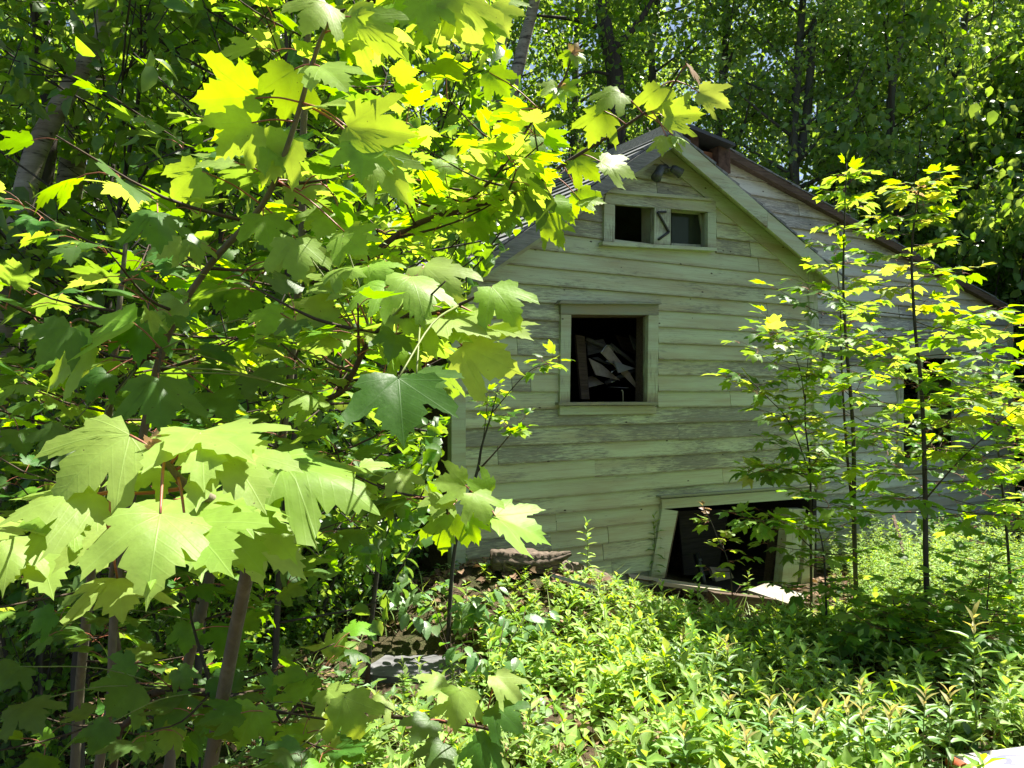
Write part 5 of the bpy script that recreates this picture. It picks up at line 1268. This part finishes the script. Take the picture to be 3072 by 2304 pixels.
layered('sunlit_sapling', 'thin maple sapling with sparse leaves at the right beyond the yellow one', [gp(3040, 1880), P3(3020, 1600, 5.4), P3(3000, 1400, 5.4), P3(2975, 1200, 5.4), P3(2960, 1040, 5.4)], 0.012, 57, 0.11, ('bright', 'dark', 'dark'), 40, 0.75, (), 0.15, nodes=4)
layered('sunlit_sapling', 'short bushy maple with big leaves low beside the stem of the yellow sapling', [gp(2700, 2000), P3(2690, 1900, 4.5), P3(2680, 1800, 4.5)], 0.008, 58, 0.10, ('bright', 'dark', 'bright'), 30, 0.5, (), 0.3, nodes=3)
layered('sunlit_sapling', 'leafy maple clump at the right edge low among the ferns', [gp(2960, 2010), P3(2960, 1850, 4.4), P3(2970, 1700, 4.4)], 0.008, 59, 0.10, ('dark', 'dark', 'bright'), 32, 0.6, (), 0.25, nodes=3)


# ------------------------------------------------------------------ ground cover
T_H2 = strip_leaf(0.25, [(0, 0.15), (0.45, 1), (1, 0)], 0.25, 0.45)
T_G2 = strip_leaf(0.020, [(0, 1), (0.5, 0.85), (1, 0)], 0.55, 0.3)
T_FERN = strip_leaf(0.16, [(0, 0.3), (0.4, 1), (1, 0)], 0.2, 0.3)
r_ = np.random.default_rng(5)
slab = gp(1240, 2015)
def clear_of_house(P):
    q_ = P[:, :2] - HC
    n_ = q_ @ HN; u_ = q_ @ HD
    return ~((n_ < 0.06) & (u_ > -0.1) & (u_ < 4.2)) & ~((n_ < NW + 0.05) & (u_ > 4.0) & (u_ < wc + 0.1))
def spots(n, x0, x1, y0, y1, test=None, bare=0.45):
    P = np.stack([r_.uniform(x0, x1, n), r_.uniform(y0, y1, n)], 1)
    P = P[clear_of_house(P)]
    P = P[np.hypot((P[:, 0] - slab[0]) / 0.46, (P[:, 1] - slab[1]) / 0.42) > 1]
    if test is not None: P = P[test(P[:, 0], P[:, 1])]
    b_ = (P - k0[:2]) @ np.array([ex[0], ex[1]]); c_ = (P - k0[:2]) @ np.array([ey[0], ey[1]])
    P = P[~((b_ > -0.16) & (b_ < 1.4) & (c_ > -0.06))]
    return np.column_stack([P, gz(P[:, 0], P[:, 1])])
def herbs(P, hlo, hhi, nlo, nhi, lL, e0=0.15, e1=1.1, whorl=False):
    """upright leafy herbs -> leaf arrays and stems"""
    LP, LA, LN, LS, stems_ = [], [], [], [], []
    for p in P:
        h = r_.uniform(hlo, hhi); nw_ = float((p[:2] - HC) @ HN); h *= (min(1.0, max(0.34, nw_ / 1.9)) if -0.7 < p[0] < 2.6 else 1.0); n_ = int(r_.integers(nlo, nhi)); ln = np.array([r_.normal(0, .12), r_.normal(0, .12), 1.0]) * h
        stems_.append((p, p + ln))
        t = np.sort(r_.uniform(0.25, 1.0, n_)); az = r_.uniform(0, 6.28) + np.arange(n_) * 2.4
        el = e0 + (e1 - e0) * t ** 2 + r_.normal(0, 0.22, n_)
        A = np.stack([np.cos(az) * np.cos(el), np.sin(az) * np.cos(el), np.sin(el)], 1)
        LP.append(p + ln * t[:, None]); LA.append(A)
        LN.append(np.stack([-np.cos(az) * np.sin(el), -np.sin(az) * np.sin(el), np.cos(el)], 1) + r_.normal(0, .25, (n_, 3)))
        LS.append(lL * r_.uniform(0.6, 1.25, n_) * (1.1 - 0.35 * t) * (0.7 + 0.9 * (h - hlo) / (hhi - hlo + 1e-6) * 0.5))
    return np.concatenate(LP), np.concatenate(LA), np.concatenate(LN), np.concatenate(LS), stems_
def stem_mesh(stems_, rad=0.0016):
    a = np.array([x[0] for x in stems_]); b = np.array([x[1] for x in stems_]); n_ = len(a)
    off = np.array([[1, 0, 0], [-0.5, 0.87, 0], [-0.5, -0.87, 0]]) * rad
    V = np.concatenate([a[:, None] + off, b[:, None] + off * 0.5], 1).reshape(-1, 3)
    f = np.array([(0, 1, 4), (0, 4, 3), (1, 2, 5), (1, 5, 4), (2, 0, 3), (2, 3, 5)])
    return V, (f[None] + (np.arange(n_) * 6)[:, None, None]).reshape(-1, 3)
def cover(name, label, groups, cat='ground cover'):
    parts = []; mats = []
    for tpl, mat, arr in groups:
        V, T, at = scatter(tpl, arr[0], arr[1], arr[2], arr[3], r_.random(len(arr[0])))
        parts.append((V, T, at, len(mats))); mats.append(mat)
        if len(arr) > 4 and arr[4]:
            sV, sT = stem_mesh(arr[4]); parts.append((sV, sT, plainattr(sV), len(mats))); mats.append(M_greentwig)
    V, T, at, mi = join(parts)
    return tag(link(name, fmesh(name, V, T, mats, at, mi)), label, cat, None, 'stuff')
def patchy(f, lo, ph=0.0):
    def t(x, y): return (np.sin(x * 2.1 * f + 1.3 * y + ph) + np.sin(y * 2.7 * f - 0.8 * x + 2 + ph) + r_.normal(0, .8, len(x))) > lo
    return t
bright = lambda x, y: x > -0.62 + 0.10 * (y - 3) + r_.normal(0, .12, len(x))
shade = lambda x, y: ~bright(x, y)
def off_wall(P, lo, full):
    n_ = (P[:, :2] - HC) @ HN; u_ = (P[:, :2] - HC) @ HD
    pr = np.clip((n_ - lo) / (full - lo), 0, 1)
    return P[(r_.random(len(P)) < pr) | (u_ > 4.3)]
b1 = herbs(off_wall(spots(4300, -1.0, 3.4, 2.7, 6.4, lambda x, y: bright(x, y) & patchy(1, -0.2)(x, y)), 0.22, 0.8), 0.06, 0.26, 8, 14, 0.078)
b2 = herbs(off_wall(spots(900, -0.8, 3.6, 2.7, 5.4, lambda x, y: bright(x, y) & patchy(1.4, 0.0, 1.0)(x, y)), 0.8, 1.6), 0.16, 0.34, 12, 20, 0.088)
b2b = herbs(off_wall(spots(1500, -0.9, 3.6, 2.7, 5.8, lambda x, y: bright(x, y) & patchy(1.9, 0.5, 2.6)(x, y)), 0.6, 1.4), 0.05, 0.16, 4, 8, 0.075, 0.3, 0.9)
b2c = herbs(off_wall(spots(700, -0.9, 4.0, 2.7, 5.8, lambda x, y: patchy(2.4, 0.6, 4.1)(x, y)), 0.6, 1.4), 0.14, 0.38, 14, 24, 0.060, 0.4, 1.3)
cover('sunlit_herbs', 'dense bright green sunlit herbs covering the clearing before the house', [(T_H2, M_herb, b1), (T_H2, M_herb, b2), (T_MID, M_herbd, b2b), (T_LANCE, M_grass, b2c)])
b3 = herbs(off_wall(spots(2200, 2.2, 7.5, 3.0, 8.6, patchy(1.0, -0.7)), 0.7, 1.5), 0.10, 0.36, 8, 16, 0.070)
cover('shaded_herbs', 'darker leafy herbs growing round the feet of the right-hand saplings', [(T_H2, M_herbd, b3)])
fp_ = off_wall(spots(1500, 2.9, 6.2, 5.6, 8.2, lambda x, y: np.ones(len(x), bool)), 0.3, 0.7)
b4 = herbs(fp_, 0.30, 0.62, 26, 40, 0.050, 0.0, 0.7)
cover('fern_patch', 'light fine-leaved ferny growth along the foot of the white wing', [(T_FERN, M_herb, b4)])
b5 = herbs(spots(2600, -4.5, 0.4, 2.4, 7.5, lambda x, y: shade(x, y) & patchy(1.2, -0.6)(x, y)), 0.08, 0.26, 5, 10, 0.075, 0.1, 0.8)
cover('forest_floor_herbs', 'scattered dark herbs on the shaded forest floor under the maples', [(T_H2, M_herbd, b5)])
def blades(P, lo, hi):
    n_ = len(P); az = r_.uniform(0, 6.28, n_); el = r_.uniform(0.8, 1.5, n_)
    A = np.stack([np.cos(az) * np.cos(el), np.sin(az) * np.cos(el), np.sin(el)], 1)
    N = np.stack([-np.cos(az) * np.sin(el), -np.sin(az) * np.sin(el), np.cos(el)], 1)
    return P, A, N, r_.uniform(lo, hi, n_)
cover('grass', 'thin grass blades growing up through the herbs', [(T_G2, M_grass, blades(off_wall(spots(13000, -0.9, 4.5, 2.7, 6.8, lambda x, y: bright(x, y) & patchy(1.6, -0.3, 5.0)(x, y)), 0.35, 1.6), 0.06, 0.24)), (T_G2, M_grass, blades(spots(1500, -3.5, -0.4, 2.5, 5.5), 0.06, 0.2))], 'grass')
LPs = np.concatenate([spots(6500, -4.5, 0.3, 2.2, 8.0, shade), spots(9000, -0.6, 6.0, 2.6, 8.0)])
n_ = len(LPs); LPs[:, 2] += r_.uniform(0.004, 0.03, n_)
cover('leaf_litter', 'curled brown dead leaves and debris strewn over the soil', [(T_MID, M_litter, (LPs, r_.normal(0, 1, (n_, 3)) * [1, 1, 0.25], r_.normal(0, .35, (n_, 3)) + [0, 0, 1.0], r_.uniform(0.03, 0.085, n_)))], 'leaf litter')
# fallen twigs
tw = []
for i in range(160):
    p = spots(1, -4, 4.5, 2.5, 7.5)
    if not len(p): continue
    p = p[0]; az = r_.uniform(0, 6.28); l_ = r_.uniform(0.15, 0.6)
    tw.append(tube(np.array([p + [0, 0, .015], p + [math.cos(az) * l_ / 2, math.sin(az) * l_ / 2, .03 + r_.uniform(0, .04)], p + [math.cos(az) * l_, math.sin(az) * l_ + .03, .02]]), [0.005, 0.004, 0.002], 4))
V, T = merge(tw)
tag(link('fallen_twigs', fmesh('fallen_twigs', V, T, M_brownwood)), 'dead twigs scattered over the forest floor', 'twigs', None, 'stuff')

# ------------------------------------------------------------------ single weeds that stand out
def weed(name, label, base, h, n_, L, kind, group=None, topk='lancetop', lean=(0, 0), cat='weed', spread=0.0):
    e = tag(empty(name, tuple(base)), label, cat, group)
    rr = random.Random(int(abs(base[0] * 1000) + abs(base[1] * 777)))
    tip = np.array([lean[0] + rr.uniform(-.04, .04), lean[1] + rr.uniform(-.04, .04), h])
    p = smooth_path([np.zeros(3) - [0, 0, .02], tip * 0.5 + np.array([rr.uniform(-.015, .015), 0, 0]), tip], 4)
    V, T = tube(p, np.linspace(0.0035, 0.0018, len(p)), 6)
    link('stem', fmesh('stem', V, T, M_greentwig, smooth=True), e)
    for i in range(n_):
        t = 0.22 + 0.78 * i / (n_ - 1); k_ = t * (len(p) - 1); a_ = min(int(k_), len(p) - 2); q_ = p[a_] + (p[a_ + 1] - p[a_]) * (k_ - a_)
        az = i * 2.4 + rr.uniform(-.3, .3); el = 0.25 + 1.0 * t ** 3 + rr.uniform(-.25, .2)
        A = np.array([math.cos(az) * math.cos(el), math.sin(az) * math.cos(el), math.sin(el)])
        N = np.array([-math.cos(az) * math.sin(el), -math.sin(az) * math.sin(el), math.cos(el)])
        top = t > 0.86
        link('leaf', LM[topk if top and topk else kind][0], e, leafM(q_, A, N, L * rr.uniform(0.8, 1.15) * (0.62 if top else 1.0)))
    return e
GW = 'tall lance-leaved weeds along the front of the clearing'
for i, (x, yb, h) in enumerate([(2372, 2420, .42), (2435, 2390, .34), (2552, 2400, .38), (2610, 2440, .40), (2655, 2400, .36), (2775, 2360, .38), (2838, 2380, .40), (2700, 2330, .30), (2190, 2200, .44), (2168, 2330, .34), (2290, 2300, .30), (2070, 2420, .30), (2480, 2320, .30), (2330, 2420, .36), (2250, 2440, .32), (2590, 2290, .34), (2130, 2120, .32), (2030, 2090, .34)]):
    weed('lance_leaved_weed', 'lance-leaved weed with a reddish tip at the front of the sunlit clearing', gp(x, yb), h, 24, 0.105, 'lance', GW)
weed('lance_leaved_weed', 'tallest lance-leaved weed with a bronze tip, close to the painted board', gp(2935, 2270), .62, 30, 0.13, 'lance')
weed('willowy_weed', 'upright willowy weed with a yellow tip standing against the wall left of the doorway', gp(1960, 1772), .62, 30, 0.11, 'lance', topk='herb')
weed('door_weed', 'small leafy weed growing beside the seedling at the door sill', gp(2250, 1815), .30, 14, 0.08, 'herb', topk=None)
for i, (x, yb) in enumerate([(2085, 1900), (1820, 1880), (1700, 2000), (1890, 2010), (1640, 1900), (1760, 1800), (1990, 1900), (1560, 2060), (1460, 2120), (1850, 2150), (1720, 2200), (1960, 2260), (1600, 2280), (1380, 1900)]):
    weed('broad_leaved_weed', 'bright broad-leaved weed rising a little above the sunlit herbs', gp(x, yb), .30 + .05 * (i % 3), 18, 0.085, 'herb', 'broad-leaved weeds in the clearing', topk=None)
def ribbed_shrub(label, base, h, spread, n_, L, seed):
    e = tag(empty('ribbed_leaf_shrub', tuple(base)), label, 'shrub')
    rr = random.Random(seed)
    for j in range(5):
        az = j * 1.26 + rr.random(); tip = np.array([math.cos(az) * spread, math.sin(az) * spread * 0.8, h * rr.uniform(.7, 1.05)])
        p = smooth_path([np.zeros(3), tip * [0.4, 0.4, 0.65], tip], 4)
        V, T = tube(p, np.linspace(.004, .0018, len(p)), 5); link('stem', fmesh('stem', V, T, M_twig, smooth=True), e)
        for i in range(n_ // 5):
            t = 0.35 + 0.65 * (i + 1) / (n_ // 5); k_ = min(t, 1) * (len(p) - 1); a_ = min(int(k_), len(p) - 2); q_ = p[a_] + (p[a_ + 1] - p[a_]) * (k_ - a_)
            a2 = az + (1 if i % 2 else -1) * rr.uniform(.5, 1.3); el = rr.uniform(-.7, .15)
            A = np.array([math.cos(a2) * math.cos(el), math.sin(a2) * math.cos(el), math.sin(el)])
            N = np.array([-math.cos(a2) * math.sin(el), -math.sin(a2) * math.sin(el), math.cos(el)]) + np.array([rr.gauss(0, .2) for _ in range(3)])
            link('leaf', LM['rib'][0], e, leafM(q_, A, N, L * rr.uniform(.75, 1.15)))
    return e
ribbed_shrub('shrub with deeply ribbed oval leaves left of the forked log', gp(1350, 1830), .42, .30, 40, .105, 1)
ribbed_shrub('shrub with ribbed drooping leaves hanging over the near end of the forked log', gp(1490, 1870), .36, .26, 36, .105, 2)
ribbed_shrub('ribbed-leaved shrub crowding the left corner of the clapboard wall', gp(1300, 1760), .45, .32, 40, .105, 5)
ribbed_shrub('ribbed-leaved shrub at the foot of the dark two-stemmed sapling', gp(1400, 1930), .34, .28, 36, .10, 6)
ribbed_shrub('low ribbed-leaved shrub in the herbs below the forked log', gp(1560, 1960), .30, .22, 30, .10, 3)
ribbed_shrub('ribbed-leaved shrub in half shade behind the bare patch', gp(1200, 1850), .40, .30, 36, .10, 4)
